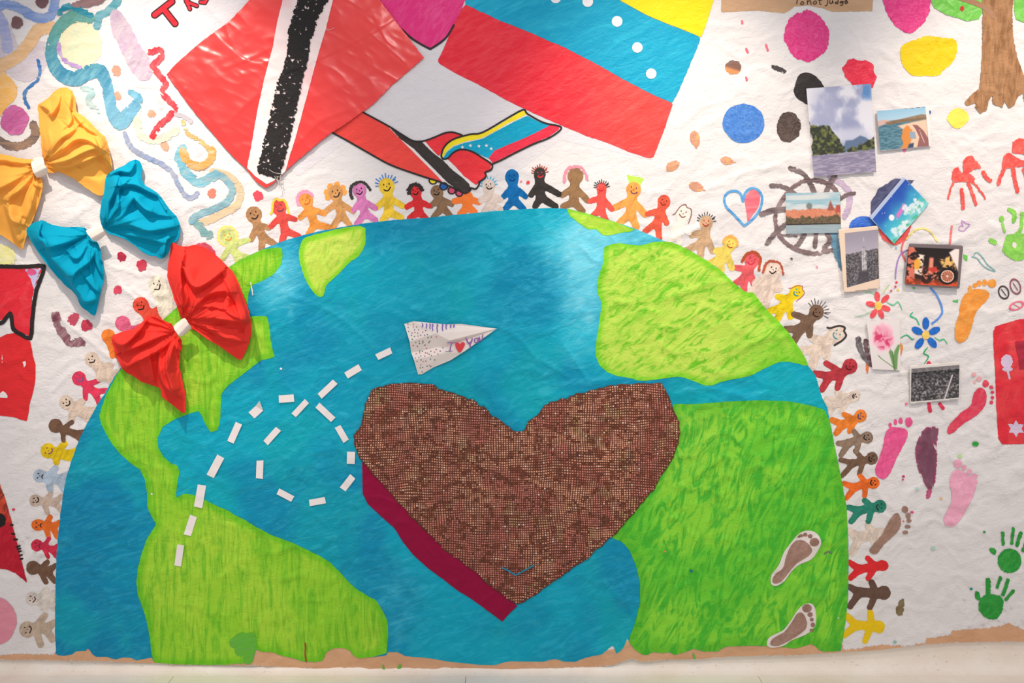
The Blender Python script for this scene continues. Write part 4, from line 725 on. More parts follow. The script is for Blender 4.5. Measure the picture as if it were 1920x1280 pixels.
foot('bright pink footprint beside the orange figure', [(1645, 893), (1641, 880), (1648, 860), (1656, 835), (1660, 812), (1670, 801), (1685, 801), (1700, 806), (1701, 820), (1690, 842), (1680, 862), (1668, 888), (1657, 898)], [(1669, 796, 3, 4.5), (1679, 791, 3.5, 5.5), (1689, 789, 4, 6), (1704, 791, 7, 9)], (234, 84, 142), (240, 110, 160))
foot('red footprint at the right', [(1777, 812), (1778, 800), (1800, 775), (1820, 760), (1825, 740), (1835, 727), (1846, 730), (1850, 747), (1844, 765), (1828, 781), (1805, 795), (1786, 812)], [(1848, 719, 6, 6.5), (1859, 726, 4, 3.6), (1861, 735, 3.4, 3), (1861, 745, 3.4, 3.4), (1859, 754, 4, 3.6)], (226, 62, 88), (232, 96, 114))
foot('pale pink footprint on the lower right', [(1773, 984), (1770, 970), (1780, 950), (1785, 930), (1781, 905), (1786, 885), (1800, 880), (1815, 890), (1830, 900), (1828, 922), (1815, 950), (1800, 975), (1785, 987)], [(1796, 869, 8, 8), (1808, 876, 4.5, 4.5), (1818, 884, 5, 5), (1827, 893, 5.5, 5), (1828, 903, 5, 5)], (242, 170, 194), (246, 184, 204))
foot('brown footprint over the faint beige figure', [(1630, 1032), (1640, 1018), (1655, 1000), (1666, 978), (1679, 962), (1687, 966), (1689, 985), (1678, 1002), (1658, 1020), (1645, 1037), (1635, 1038)], [(1697, 955, 6, 6.5), (1703, 967, 5, 5.5), (1705, 976, 4.5, 3.6), (1702, 987, 5.5, 3.6), (1698, 998, 5.5, 3.4)], (156, 122, 106), (170, 138, 122))
foot('faint pink toe marks above the red footprint', [(1822, 700), (1828, 698), (1830, 704), (1824, 706)], [(1836, 710, 5, 5), (1828, 716, 3, 3)], (246, 180, 184), (244, 190, 190), .2)
R('brush_stroke', dry(rough(poly([(1727, 810), (1740, 801), (1754, 800), (1760, 806), (1756, 830), (1757, 860), (1754, 900), (1746, 917), (1735, 910), (1725, 890), (1718, 865), (1717, 838)], 2), 1.8, 3), .13, 78, 3, 5, 8), lambda X, Y, d: mixc((122, 72, 92), (204, 60, 120), sstep(-4, 0, d) * .7), cell=1.3, layer=3, col2=(134, 92, 108), mat=paint(80, 14, 4, .4, .7, .5, .5), label='long dark plum brush mark between two pink footprints')
br('magenta tail of the plum brush mark', [(1743, 912), (1741, 930)], 9, (204, 66, 124), (180, 140, 150), .2, 2, 80, 2, cell=1.3)
blob('small olive smudge near the bottom right', union(ell(1687, 1143, 7, 9), ell(1690, 1130, 5, 7)), (140, 122, 86), (110, 96, 70), amt=.2, ra=2, cell=1.3)
blob('pink dab below the bay photo', poly([(1688, 275), (1702, 274), (1696, 286)]), (244, 130, 170), cell=1, ra=.6)
dv = R('painted_device', rough(poly([(1985, 598), (1912, 598), (1885, 606), (1866, 612), (1862, 622), (1863, 650), (1866, 700), (1868, 760), (1872, 822), (1880, 833), (1920, 832), (1985, 832)]), .7, 4), (226, 48, 62), cell=2, layer=2, col2=(236, 84, 84), mat=paint(80, 8, 2, .45, .75, .45), label='tall rounded red shape with lilac marks at the right edge')
for s in (rough(ell(1888, 677, 11, 13), 1, 3), ell(1889, 692, 10, 4.5), stroke([(1889, 694), (1893, 709)], 4, 0), rough(poly([(1905 + math.sin(k * math.pi / 6) * (17 if k % 2 == 0 else 10), 803 - math.cos(k * math.pi / 6) * (16 if k % 2 == 0 else 9)) for k in range(12)]), 1, 3)): mark('lilac_mark', s, (216, 196, 220), dv, 3)
mark('dark_patch', rough(poly([(1903, 640), (1985, 630), (1985, 700), (1912, 692)]), 2, 4), (176, 44, 66), dv, 3, 2)
# flowers
def flower(label, cx, cy, pts, col, cc, L, wd, tails=(), tc=(60, 180, 130)):
    o = R('painted_flower', rough(ell(cx, cy, 7, 8), .8, 2), cc, cell=1, layer=4, col2=0, label=label)
    for x, y in pts:
        a = math.degrees(math.atan2(y - cy, x - cx)); R('petal', rough(ell(x, y, L, wd, a), .6, 2), col, parent=o, cell=1, layer=3, col2=scaled(col, 1.2), mat=SW)
    for q, t in tails: R('tail', rough(stroke(q, 2.6, 5, True), .5, 2), t, parent=o, cell=1, layer=2, col2=0)
flower('red six-petalled flower', 1647, 573, [(1645, 556), (1660, 560), (1661, 578), (1652, 588), (1638, 588), (1633, 570)], (232, 84, 90), (250, 205, 100), 9.5, 5.2, [([(1635, 582), (1620, 590), (1602, 594)], (190, 220, 190)), ([(1662, 566), (1675, 572), (1684, 566), (1692, 582)], (120, 200, 160)), ([(1656, 550), (1662, 540), (1668, 534)], (200, 215, 150)), ([(1640, 552), (1632, 548), (1622, 548)], (170, 220, 170))])
flower('blue flower with green squiggly rays', 1736, 628, [(1736, 606), (1752, 620), (1748, 642), (1724, 644), (1720, 620)], (36, 104, 190), (248, 210, 110), 11.5, 6.5, [([(1713, 584), (1707, 592), (1718, 598), (1724, 610)], (60, 190, 130)), ([(1688, 634), (1700, 628), (1710, 636), (1714, 634)], (60, 180, 120)), ([(1740, 650), (1732, 662), (1741, 668), (1733, 682)], (50, 175, 110)), ([(1752, 632), (1762, 638), (1770, 636), (1777, 646)], (90, 200, 140)), ([(1748, 610), (1754, 602)], (90, 140, 210))])
br('grey-black feather stroke left of the carnation card', [(1610, 634), (1614, 655), (1624, 674), (1634, 684)], 9, (90, 84, 86), (150, 146, 148), .2, 3, 60, 3, cell=1.3)
thin('thin black arc above the grey feather', [(1610, 632), (1606, 645), (1612, 660)], 3, (110, 104, 106)); br('dark stroke along the left side of the carnation card', [(1623, 640), (1626, 660), (1632, 678)], 8, (96, 70, 76), (140, 120, 124), .1, 3, cell=1.3)
blob('orange drop below the carnation card', poly([(1624, 680), (1630, 678), (1629, 694), (1626, 701), (1623, 692)]), (240, 120, 60), cell=1, ra=.5); blob('orange crescent right of the carnation card', poly([(1687, 640), (1693, 648), (1691, 664), (1687, 668)]), (240, 150, 60), cell=1, ra=.5)
for q in ([(1741, 680), (1744, 684)], [(1742, 757), (1744, 770)], [(1762, 757), (1768, 765)]): mark('paint_speck', rough(stroke(q, 7, 0), 1, 2), (224, 60, 90), root, 2)
for x, y, r, c in [(1681, 529, 2.5, (225, 60, 80)), (1679, 537, 2.4, (225, 60, 80)), (1671, 545, 2, (225, 60, 80)), (1684, 543, 2.4, (240, 205, 80)), (1714, 540, 2.6, (110, 200, 120)), (1680, 465, 2, (110, 190, 200)), (1700, 757, 3, (240, 120, 150)), (1694, 893, 3, (200, 60, 110)), (1693, 899, 2, (200, 60, 110)), (1720, 916, 4, (190, 220, 216)), (1765, 934, 3, (235, 190, 140)), (1750, 1028, 4.5, (180, 214, 206)), (1846, 997, 2.5, (60, 150, 80)), (1821, 1104, 3, (40, 150, 140)), (1829, 832, 6, (60, 170, 70)), (1800, 855, 4, (190, 230, 150)), (1551, 485, 0, (0, 0, 0)), (1484, 485, 2.4, (90, 90, 96)), (1532, 500, 2.5, (246, 150, 170)), (1742, 210, 4, (66, 104, 190)), (990, 342, 3.6, (226, 60, 74)), (977, 340, 2, (240, 130, 140)), (1678, 1203, 3.5, (150, 190, 180)), (1247, 1034, 2.4, (240, 150, 60)), (1296, 1070, 3.2, (30, 130, 130)), (1572, 1158, 1.6, (235, 235, 235)), (527, 691, 2.4, (225, 230, 235)), (668, 836, 2.6, (235, 235, 235)), (284, 926, 2, (235, 240, 240)), (1552, 1035, 0, (0, 0, 0)), (1703, 960, 0, (0, 0, 0)), (1710, 960, 3, (230, 70, 140)), (1694, 977, 2, (230, 70, 90)), (1650, 1199, 0, (0, 0, 0)), (25, 955, 3, (220, 60, 90))]:
    if r: mark('paint_speck', rough(ell(x, y, r, r * .8), .8, 2), c, root, 5)
mark('paint_speck', stroke([(1546, 1038), (1552, 1034), (1559, 1036)], 3, 3), (110, 130, 110), root, 5)
mark('white_thread', stroke([(470, 530), (473, 545), (474, 553)], 2, 3), (235, 225, 215), root, 6)
# ------------------------------------------------------------------ satin flag hung over the mural
def foldh(X, Y, folds):
    H = np.zeros_like(X)
    for pts, amp_, wd, sd in folds:
        P = crom(pts, False, 4) if len(pts) > 2 else np.array(pts, float)
        best = np.full(X.shape, 1e9); sg = np.zeros(X.shape); tt = np.zeros(X.shape)
        for i in range(1, len(P)):
            ax, ay = P[i - 1]; ex, ey = P[i] - P[i - 1]; L = ex * ex + ey * ey + 1e-9
            t = np.clip(((X - ax) * ex + (Y - ay) * ey) / L, 0, 1)
            dd = np.hypot(X - ax - t * ex, Y - ay - t * ey); m = dd < best
            best = np.where(m, dd, best); sg = np.where(m, np.sign(ex * (Y - ay) - ey * (X - ax)), sg); tt = np.where(m, (i - 1 + t) / (len(P) - 1), tt)
        w_ = np.where(sg * sd > 0, wd * .2, wd)
        H += amp_ * np.exp(-(best / w_) ** 2) * (.35 + .65 * np.sqrt(np.clip(4 * tt * (1 - tt), 0, 1)))
    return H
SF = [([(500, 150), (600, 110), (700, 60), (760, 20)], .004, 10, 1), ([(580, 190), (640, 160), (720, 120)], .003, 8, 0), ([(330, 150), (420, 250), (470, 330)], .004, 12, 1), ([(420, 130), (470, 110), (510, 90)], .004, 8, 1), ([(400, 60), (430, 90), (480, 120), (530, 100)], .004, 12, -1), ([(430, 230), (470, 190), (500, 170)], .003, 8, 1),
      ([(600, 130), (660, 200), (690, 240)], .003, 7, 0), ([(540, 290), (600, 230), (660, 205)], .003, 9, 1), ([(560, 320), (590, 270), (620, 250)], .003, 7, 0), ([(700, 30), (720, 70), (740, 90)], .003, 6, 1), ([(690, 60), (750, 110), (760, 120)], .0025, 6, 1), ([(370, 90), (400, 150), (450, 200)], .003, 8, 0), ([(470, 280), (500, 330), (500, 350)], .003, 8, 1)]
def satinh(X, Y, d, ex=0):
    u = X * .8 + Y * .5; v = -X * .5 + Y * .8
    wr = (1 - np.abs(2 * fbm(u / 60, v / 26, 90, 2) - 1)) ** 2
    return PAPER_OFF + samp(Hm, X, Y) + .004 + .006 * fbm(X / 80, Y / 80, 91, 2) + .0030 * wr + foldh(X, Y, SF) * .5 + .004 * sstep(0, 26, -d) * fbm(X / 40, Y / 40, 93) + ex
FLAG = [(312, 140), (330, 119), (380, 76), (430, 40), (466, 2), (500, -62), (700, -62), (712, 0), (753, 54), (795, 108), (770, 130), (735, 160), (700, 195), (684, 207), (640, 238), (620, 250), (580, 282), (545, 312), (525, 330), (512, 344), (498, 353), (480, 340), (463, 318), (430, 287), (400, 252), (360, 205)]
flagp = rough(poly(FLAG), .8, 5)
satin = plain('red_satin', (240, 46, 42), .30, .12, .35, .8, bscale=700)
fg = patch('satin_flag', flagp, (238, 44, 46), None, 2.5, 0, 0, satin, h=satinh)
s_ = fg.modifiers.new('thickness', 'SOLIDIFY'); s_.thickness = .0008; s_.offset = -1
tag(fg, 'shiny red satin flag with a white stripe and black lace band, hung point down', 'flag')
full = flagp[1]
stripe = inter(rough(poly([(538, -62), (530, 0), (520, 40), (511, 90), (495, 150), (481, 215), (471, 275), (463, 314), (478, 330), (500, 345), (512, 340), (535, 322), (541, 300), (555, 255), (570, 200), (585, 145), (597, 100), (612, 50), (624, 0), (636, -62)]), .6, 4), flagp)
dfl = lambda X, Y: full(X, Y)
patch('white_stripe', stripe, lambda X, Y, d: mixc((246, 226, 224), (244, 190, 196), sstep(.5, .75, fbm(X / 26, Y / 60, 94)) * .6), fg, 2.5, 0, 0, plain('white_cloth', (240, 225, 225), .6, .1, attr=True), 'white cloth stripe with faint pink stains', h=lambda X, Y, d: satinh(X, Y, dfl(X, Y), .0012))
lace = rough(poly([(562, -62), (558, 0), (549, 28), (541, 55), (538, 100), (530, 130), (520, 155), (512, 190), (503, 230), (495, 262), (489, 292), (483, 312), (481, 324), (500, 330), (524, 336), (532, 305), (541, 275), (548, 240), (556, 205), (561, 180), (566, 155), (576, 120), (581, 90), (587, 65), (598, 30), (606, 18), (615, 0), (625, -62)]), 3.4, 3)
lc = (lace[0], lambda X, Y: np.maximum(lace[1](X, Y), ((fbm(X / 5, Y / 4, 95, 2) - .74) * 30) + sstep(300, 330, Y) * (fbm(X / 3, Y / 3, 96, 2) - .45) * 6))
lo_ = patch('black_lace_band', lc, (38, 36, 36), fg, 1.3, 0, 0, plain('black_lace', (40, 38, 38), .85, .9, bscale=180), 'black lace band down the white stripe', h=lambda X, Y, d: satinh(X, Y, dfl(X, Y), .0024) + .0022 * vnoise(X / 2.6, Y / 2.6, 97))
patch('loose_threads', union(*[stroke(q, 1.0, 3) for q in ([(519, 330), (522, 342), (524, 354)], [(526, 328), (525, 340), (527, 350)], [(515, 330), (520, 338), (529, 344)], [(505, 318), (515, 324), (530, 326)], [(611, 55), (618, 56), (627, 52)])]), (150, 140, 138), fg, .8, 0, 0, plain('thread', (190, 180, 176), .8), h=lambda X, Y, d: satinh(X, Y, dfl(X, Y), .005))

# ------------------------------------------------------------------ cloth bows
BOWS = []
def bow(name, label, col, lobes, band, seed, sheen=.3):
    cloth = plain('cotton_cloth', col, .8, .25, 0, .12, bscale=900)
    bx = np.array(band); c = bx.mean(0)
    P0 = W([c[0]], [c[1]], [.03])[0]
    e = bpy.data.objects.new(name, None); link(e, (P0[0], -PAPER_OFF - .004, P0[2])); tag(e, label, 'bow')
    for k, (out, knot, folds, n, lift, ph) in enumerate(lobes):
        o = np.array(out, float); kx, ky = knot; k = k; cen = o.mean(0); a0 = math.atan2(cen[1] - ky, cen[0] - kx); Rm = np.hypot(o[:, 0] - kx, o[:, 1] - ky).max()
        def hf(X, Y, d, kx=kx, ky=ky, a0=a0, folds=folds, n=n, lift=lift, ph=ph, Rm=Rm):
            e_ = np.clip(-d, 0, 999); r = np.hypot(X - kx, Y - ky); th = np.arctan2(Y - ky, X - kx) - a0; th = (th + np.pi) % (2 * np.pi) - np.pi
            wob = (fbm(X / 55, Y / 55, seed + 3 + ph, 2) - .5) * .9
            q = vnoise(th * n + wob * n * .5, 0 * th + .5 + r / 150, seed + ph); pl = (1 - np.abs(2 * q - 1)) ** 1.6
            q2 = vnoise(th * n * 2.3 + wob * n, 0 * th + 3.5, seed + ph + 7); pl2 = (1 - np.abs(2 * q2 - 1)) ** 2
            win = sstep(4, 30, r) * sstep(Rm * 1.05, Rm * .45, r); near = sstep(70, 15, r)
            H = .024 + .016 * sstep(0, 45, e_) + .012 * (fbm(X / 60, Y / 60, seed + 20 + ph, 2) - .5)
            H += .008 * pl * win + .012 * pl2 * sstep(105, 15, r) * sstep(2, 14, r)
            fo = []
            for a, b, c, s in folds:
                ex = a[-1][0] - a[0][0]; fo.append((a, b, c * 1.5, (1 if ex > 0 else -1) if abs(ex) > 12 else (s or 1)))
            H += 1.75 * foldh(X, Y, fo) * (.35 + .65 * sstep(0, 8, e_))
            H *= lift + (1 - lift) * sstep(8, 60, r)
            return PAPER_OFF + np.clip(H, .006, .12)
        l = patch('bow_loop', rough(poly(out, 4), .8, 9, seed), col, e, 1.5, 0, 0, cloth, h=hf)
        s = l.modifiers.new('thickness', 'SOLIDIFY'); s.thickness = .0016; s.offset = -1
    q = [(a - .0, b) for a, b in band]; cx, cy = c
    ax = np.array([lobes[0][1][0] - lobes[1][1][0], lobes[0][1][1] - lobes[1][1][1]], float); ax /= np.linalg.norm(ax); pr = np.array([-ax[1], ax[0]])
    def bh(X, Y, d):
        s = ((X - cx) * pr[0] + (Y - cy) * pr[1]) / 17.0
        return PAPER_OFF + .010 + .050 * np.sqrt(np.clip(1.08 - s * s, .02, 1)) + .002 * fbm(X / 12, Y / 12, seed)
    b = patch('band', rough(poly(band, 2), .4, 5), (234, 222, 212), e, 1.2, 0, 0, plain('white_wrap', (238, 226, 214), .7, .3), 'white wrapped band', h=bh)
    s = b.modifiers.new('thickness', 'SOLIDIFY'); s.thickness = .002; s.offset = -1
    return e
bow('cloth_bow', 'yellow cloth bow at the left edge, topmost of the three bows', (250, 176, 78), [
    ([(80, 290), (77, 268), (74, 240), (72, 215), (71, 198), (80, 191), (92, 182), (102, 171), (111, 166), (122, 164), (132, 168), (138, 176), (142, 190), (143, 208), (152, 215), (162, 223), (175, 235), (187, 248), (196, 256), (202, 270), (207, 292), (210, 314), (207, 338), (200, 354), (191, 367), (178, 363), (165, 355), (150, 344), (138, 335), (122, 327), (108, 322), (96, 325), (88, 320), (84, 305)], (80, 310),
     [([(76, 196), (92, 206), (96, 214), (108, 196), (112, 178)], .016, 12, 1), ([(92, 288), (110, 262), (128, 250), (142, 240)], .016, 13, -1), ([(90, 296), (120, 277), (140, 262), (165, 262), (192, 280)], .018, 14, -1), ([(95, 306), (125, 300), (155, 285), (180, 278), (192, 290)], .018, 14, -1), ([(95, 314), (130, 312), (165, 300), (188, 290)], .014, 10, -1), ([(134, 178), (130, 205), (134, 225), (126, 236)], .016, 10, -1), ([(138, 212), (150, 228), (166, 242), (185, 252)], .014, 12, -1), ([(180, 256), (192, 285), (203, 315)], .012, 10, 1), ([(160, 320), (185, 330), (200, 318)], -.006, 22, 0)], 3.2, .62, 0),
    ([(62, 299), (45, 298), (25, 294), (8, 290), (-20, 286), (-62, 288), (-66, 430), (-20, 434), (0, 440), (16, 450), (30, 460), (42, 467), (47, 452), (52, 438), (58, 420), (66, 400), (73, 380), (77, 362), (80, 346), (78, 336), (68, 330), (62, 318)], (68, 316),
     [([(58, 306), (30, 304), (0, 300), (-40, 302)], .014, 9, -1), ([(60, 318), (30, 335), (0, 352), (-40, 365)], .020, 14, -1), ([(64, 325), (45, 350), (20, 368), (16, 378)], .018, 11, -1), ([(72, 335), (64, 345), (76, 352)], .012, 6, 1), ([(16, 378), (20, 410), (38, 420)], .014, 11, 1), ([(68, 345), (60, 380), (50, 410)], .012, 12, -1), ([(10, 384), (24, 430), (36, 455)], .010, 10, 1)], 3.0, .62, 2)],
    [(59, 299), (79, 293), (82, 306), (91, 322), (75, 336), (66, 329), (60, 316)], 11)
bow('cloth_bow', 'turquoise blue cloth bow, the middle one of the three bows', (0, 156, 190), [
    ([(189, 418), (187, 408), (188, 395), (191, 375), (195, 360), (196, 345), (200, 330), (209, 322), (220, 316), (232, 310), (245, 302), (256, 299), (263, 304), (267, 316), (265, 330), (271, 346), (285, 355), (298, 365), (309, 379), (320, 394), (331, 407), (337, 422), (337, 440), (331, 452), (320, 458), (316, 472), (309, 483), (300, 485), (292, 480), (283, 480), (270, 474), (255, 462), (240, 452), (222, 443), (205, 438), (194, 428)], (192, 428),
     [([(204, 328), (222, 320), (243, 322), (252, 306)], .018, 9, 1), ([(200, 412), (204, 385), (214, 355), (222, 330)], .018, 9, 1), ([(200, 418), (212, 400), (222, 385), (222, 355), (236, 342)], .016, 8, 1), ([(226, 348), (250, 345), (280, 358), (305, 370)], .020, 11, 1), ([(205, 415), (228, 404), (250, 372), (262, 385), (290, 400), (322, 405)], .014, 14, 1), ([(203, 424), (240, 420), (280, 432), (330, 424)], .018, 12, 1), ([(296, 368), (306, 385), (312, 396)], .010, 6, -1), ([(254, 374), (272, 392), (286, 398)], .008, 5, -1), ([(308, 480), (312, 452), (320, 446)], .014, 6, 1), ([(230, 438), (270, 446), (305, 455)], .012, 8, 1)], 3.3, .58, 1),
    ([(42, 423), (60, 419), (78, 413), (90, 418), (105, 423), (125, 426), (148, 425), (162, 430), (174, 446), (183, 456), (188, 470), (193, 498), (195, 520), (190, 545), (186, 560), (182, 577), (177, 591), (164, 583), (150, 572), (142, 552), (120, 532), (98, 508), (80, 485), (68, 468), (60, 455), (52, 441), (44, 441)], (172, 440),
     [([(78, 416), (72, 440), (78, 450), (82, 450)], .014, 8, -1), ([(82, 450), (98, 485), (130, 520), (145, 548), (160, 566), (182, 560)], .020, 12, -1), ([(90, 464), (130, 452), (162, 438)], .020, 12, -1), ([(165, 450), (150, 480), (140, 484), (132, 478)], .016, 10, -1), ([(172, 455), (176, 470), (168, 490), (142, 510), (138, 520)], .018, 10, -1), ([(178, 460), (180, 490), (192, 518)], .012, 8, 1), ([(160, 520), (176, 540), (188, 548)], .010, 8, 1)], 3.4, .58, 3)],
    [(161, 432), (175, 426), (187, 418), (194, 432), (198, 440), (180, 453), (169, 445)], 23)
bow('cloth_bow', 'red cloth bow overlapping the green land, lowest of the three bows', (234, 58, 50), [
    ([(323, 455), (335, 460), (350, 462), (366, 459), (385, 465), (402, 476), (420, 492), (440, 515), (452, 542), (462, 570), (469, 592), (471, 620), (466, 645), (460, 660), (452, 674), (440, 669), (420, 655), (400, 642), (385, 633), (370, 622), (358, 614), (346, 603), (338, 590), (330, 570), (322, 545), (315, 525), (314, 505), (318, 480)], (350, 605),
     [([(345, 475), (338, 505), (340, 540), (342, 575)], .020, 12, -1), ([(345, 500), (355, 528), (370, 538), (395, 525), (420, 505)], .026, 12, 1), ([(345, 580), (352, 560), (348, 535)], .014, 7, 1), ([(355, 590), (385, 555), (420, 545), (425, 552)], .018, 11, 1), ([(360, 596), (395, 595), (440, 602), (465, 600)], .020, 12, 1), ([(420, 520), (440, 560), (450, 590), (455, 610)], .016, 12, -1), ([(358, 604), (385, 612), (420, 632), (455, 640)], .014, 10, 1), ([(425, 555), (422, 580), (445, 596)], .012, 8, 1), ([(370, 575), (400, 575), (420, 580)], .010, 7, 1)], 3.6, .55, 5),
    ([(326, 614), (334, 630), (341, 640), (338, 660), (335, 680), (339, 700), (344, 722), (348, 748), (346, 774), (335, 768), (320, 756), (304, 744), (300, 728), (285, 722), (265, 715), (250, 705), (233, 695), (221, 675), (212, 650), (210, 632), (222, 624), (245, 618), (262, 608), (275, 594), (290, 594), (305, 600), (318, 606)], (334, 622),
     [([(275, 596), (262, 618), (232, 646), (215, 640)], .024, 10, 1), ([(230, 660), (255, 650), (290, 635), (322, 622)], .020, 11, 1), ([(235, 690), (262, 675), (300, 655), (325, 635)], .018, 10, 1), ([(330, 640), (318, 655), (312, 690), (325, 735)], .024, 10, 1), ([(298, 665), (300, 700), (310, 725), (330, 740)], .016, 8, 1), ([(262, 672), (265, 695), (275, 710)], .012, 7, 1), ([(280, 665), (285, 690), (290, 715)], .012, 7, -1), ([(328, 642), (336, 670), (334, 690)], .010, 6, 1)], 3.4, .55, 4)],
    [(325, 612), (335, 603), (346, 596), (353, 606), (359, 616), (341, 631), (332, 625)], 37)

# ------------------------------------------------------------------ sequin heart and its ribbon
HEART = [(690, 742), (700, 728), (720, 722), (750, 718), (780, 718), (800, 719), (820, 725), (840, 735), (865, 742), (890, 752), (905, 762), (925, 780), (945, 795), (958, 805), (970, 809), (980, 807), (990, 793), (1010, 772), (1030, 755), (1060, 745), (1100, 735), (1130, 725), (1170, 720), (1241, 718), (1250, 735), (1260, 758), (1272, 785), (1277, 805), (1273, 832), (1262, 858), (1245, 885), (1225, 920), (1195, 955), (1160, 995), (1130, 1020), (1100, 1048), (1060, 1075), (1030, 1095), (1000, 1118), (985, 1127), (970, 1133), (945, 1120), (920, 1100), (890, 1072), (860, 1050), (830, 1026), (800, 998), (770, 968), (740, 935), (715, 905), (690, 880), (672, 855), (665, 835), (664, 815), (670, 808), (678, 795), (682, 770)]
heart = rough(rough(poly(HEART), 1.4, 3, 3), 3.2, 11, 4)
hsm = lambda X, Y: PAPER_OFF + samp(Hm, X, Y) + .0035
HN = .0020
ht = patch('sequin_heart', heart, lambda X, Y, d: mixc((112, 60, 42), (84, 48, 36), fbm(X / 18, Y / 18, 50)), None, 3, 0, 0, plain('mesh_cloth', (120, 66, 46), .7, .5, attr=True, bscale=500), h=lambda X, Y, d: hsm(X, Y) + HN)
s_ = ht.modifiers.new('thickness', 'SOLIDIFY'); s_.thickness = .003; s_.offset = -1
tag(ht, 'large brown heart of glittering sequin mesh in the middle of the globe', 'heart')
sp = 4.35; gxh, gyh = np.meshgrid(np.arange(655, 1285, sp), np.arange(712, 1140, sp))
gxs = gxh + (fbm(gxh / 60, gyh / 60, 51) - .5) * 9; gys = gyh + (fbm(gxh / 70, gyh / 50, 52) - .5) * 12 + (gxh - 970) * .012
k_ = heart[1](gxs, gys) < -1.5; SX, SY = gxs[k_], gys[k_]
patchy = sstep(.50, .72, fbm(SX / 9, SY / 7, 53, 3)); keep = rng.rand(len(SX)) > patchy * .25
SX, SY, patchy = SX[keep], SY[keep], patchy[keep]; n_ = len(SX)
hs_ = (sp * .5 - .74) * (1 - .25 * patchy); jit = rng.rand(n_)
cc = mixc((196, 146, 120), (178, 112, 100), sstep(.4, .65, fbm(SX / 40, SY / 40, 54))); cc = mixc(cc, (168, 150, 108), sstep(.62, .75, fbm(SX / 30, SY / 30, 55)) * .7)
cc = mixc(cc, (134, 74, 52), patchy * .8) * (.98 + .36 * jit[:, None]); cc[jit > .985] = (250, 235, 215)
tl = (rng.rand(n_, 2) - .5) * .0007
VV = []; 
for lvl, sc in ((0, 1.0), (1, .72)):
    for sx_, sy_ in ((-1, -1), (1, -1), (1, 1), (-1, 1)):
        x = SX + sx_ * hs_ * sc; y = SY + sy_ * hs_ * sc
        VV.append(W(x, y, hsm(SX, SY) + HN + (.0013 + tl[:, 0] * sx_ + tl[:, 1] * sy_ if lvl else -.0002)))
VV = np.stack(VV, 1).reshape(-1, 3); b_ = (np.arange(n_) * 8)[:, None]
qf = [(4, 7, 6, 5), (0, 4, 5, 1), (1, 5, 6, 2), (2, 6, 7, 3), (3, 7, 4, 0)]
FF = np.concatenate([b_ + np.array(q)[None] for q in qf]).astype(np.int32)
sq = meshobj('sequins', VV, FF, plain('sequin', (200, 150, 120), .42, attr=True, spec=.6, metallic=.15), ht, {'Col': np.repeat(lin(cc), 8, 0)}, smooth=False)
tag(sq, kind='stuff')
patch('blue_thread', stroke([(941, 1064), (952, 1069), (967, 1078), (980, 1071), (1000, 1060)], 2.6, 0), (30, 140, 175), ht, 1, 0, 0, plain('blue_thread', (24, 135, 172), .6), 'blue thread tick mark near the point', h=lambda X, Y, d: hsm(X, Y) + HN + .0045)
rb = patch('satin_ribbon', rough(poly([(679, 866), (692, 878), (717, 903), (742, 933), (772, 966), (802, 996), (832, 1024), (862, 1048), (892, 1070), (922, 1097), (947, 1117), (970, 1136), (955, 1150), (942, 1165), (915, 1145), (880, 1120), (860, 1108), (830, 1085), (800, 1063), (775, 1040), (755, 1015), (740, 990), (715, 968), (690, 945), (680, 925)]), .4, 5), (150, 10, 60), None, 2, 0, 0, plain('magenta_satin', (148, 0, 58), .32, .4, 0, .2, bscale=28),
           h=lambda X, Y, d: PAPER_OFF + samp(Hm, X, Y) + .0022 + .0030 * fbm((X + Y) / 26, (X - Y) / 60, 57, 2) + foldh(X, Y, [([(800, 1030), (815, 1045)], .003, 6, 1), ([(870, 1075), (862, 1100)], .004, 6, 1), ([(925, 1110), (905, 1125)], .004, 6, 1)]))
s_ = rb.modifiers.new('thickness', 'SOLIDIFY'); s_.thickness = .0006; s_.offset = -1
tag(rb, 'dark magenta satin ribbon along the lower left edge of the sequin heart', 'ribbon')

# ------------------------------------------------------------------ dashed trail of white strips
stm = plain('white_strip', (240, 232, 230), .6)
TR = [(720, 663, 31, 12, 25, 'white paper strip of the dashed trail nearest the paper plane'), (662, 696, 31, 13, 31, 'second white strip of the dashed trail from the paper plane'), (614, 729, 39, 12, 43, 'third white strip of the trail from the plane, ending above the crossing'), (563, 765, 37, 11, 47, 'white strip at the crossing of the trail, between the flat strip and the loop'),
      (537, 747, 28, 14, 4, 'nearly level white strip at the top of the trail, left of the crossing'), (480, 771, 24, 16, 42, 'short white strip with a curled corner, left of the level strip'), (440, 811, 39, 13, 66, 'white strip below the curled one, on the outer left side of the trail'), (510, 817, 35, 12, 48, 'white strip at the upper left of the loop'),
      (404, 874, 43, 15, 62, 'longest white strip, where the trail nears the narrow green land'), (375, 930, 42, 16, 80, 'white strip on the shore between blue sea and lower green land'), (357, 985, 39, 14, 72, 'second lowest white strip of the trail, on green'), (336, 1041, 40, 13, 82, 'lowest white strip of the trail, on green'),
      (487, 880, 33, 13, 88, 'upright white strip at the left of the loop'), (535, 928, 32, 12, -28, 'white strip at the lower left of the loop, sloping down to the right'), (595, 940, 30, 12, 10, 'white strip at the bottom of the loop'), (652, 905, 32, 13, 52, 'white strip at the lower right of the loop'),
      (658, 858, 23, 15, 88, 'short upright white strip at the right of the loop, by the heart'), (641, 813, 31, 12, -60, 'white strip at the upper right of the loop'), (610, 773, 41, 12, -43, 'long white strip sloping down right from the crossing')]
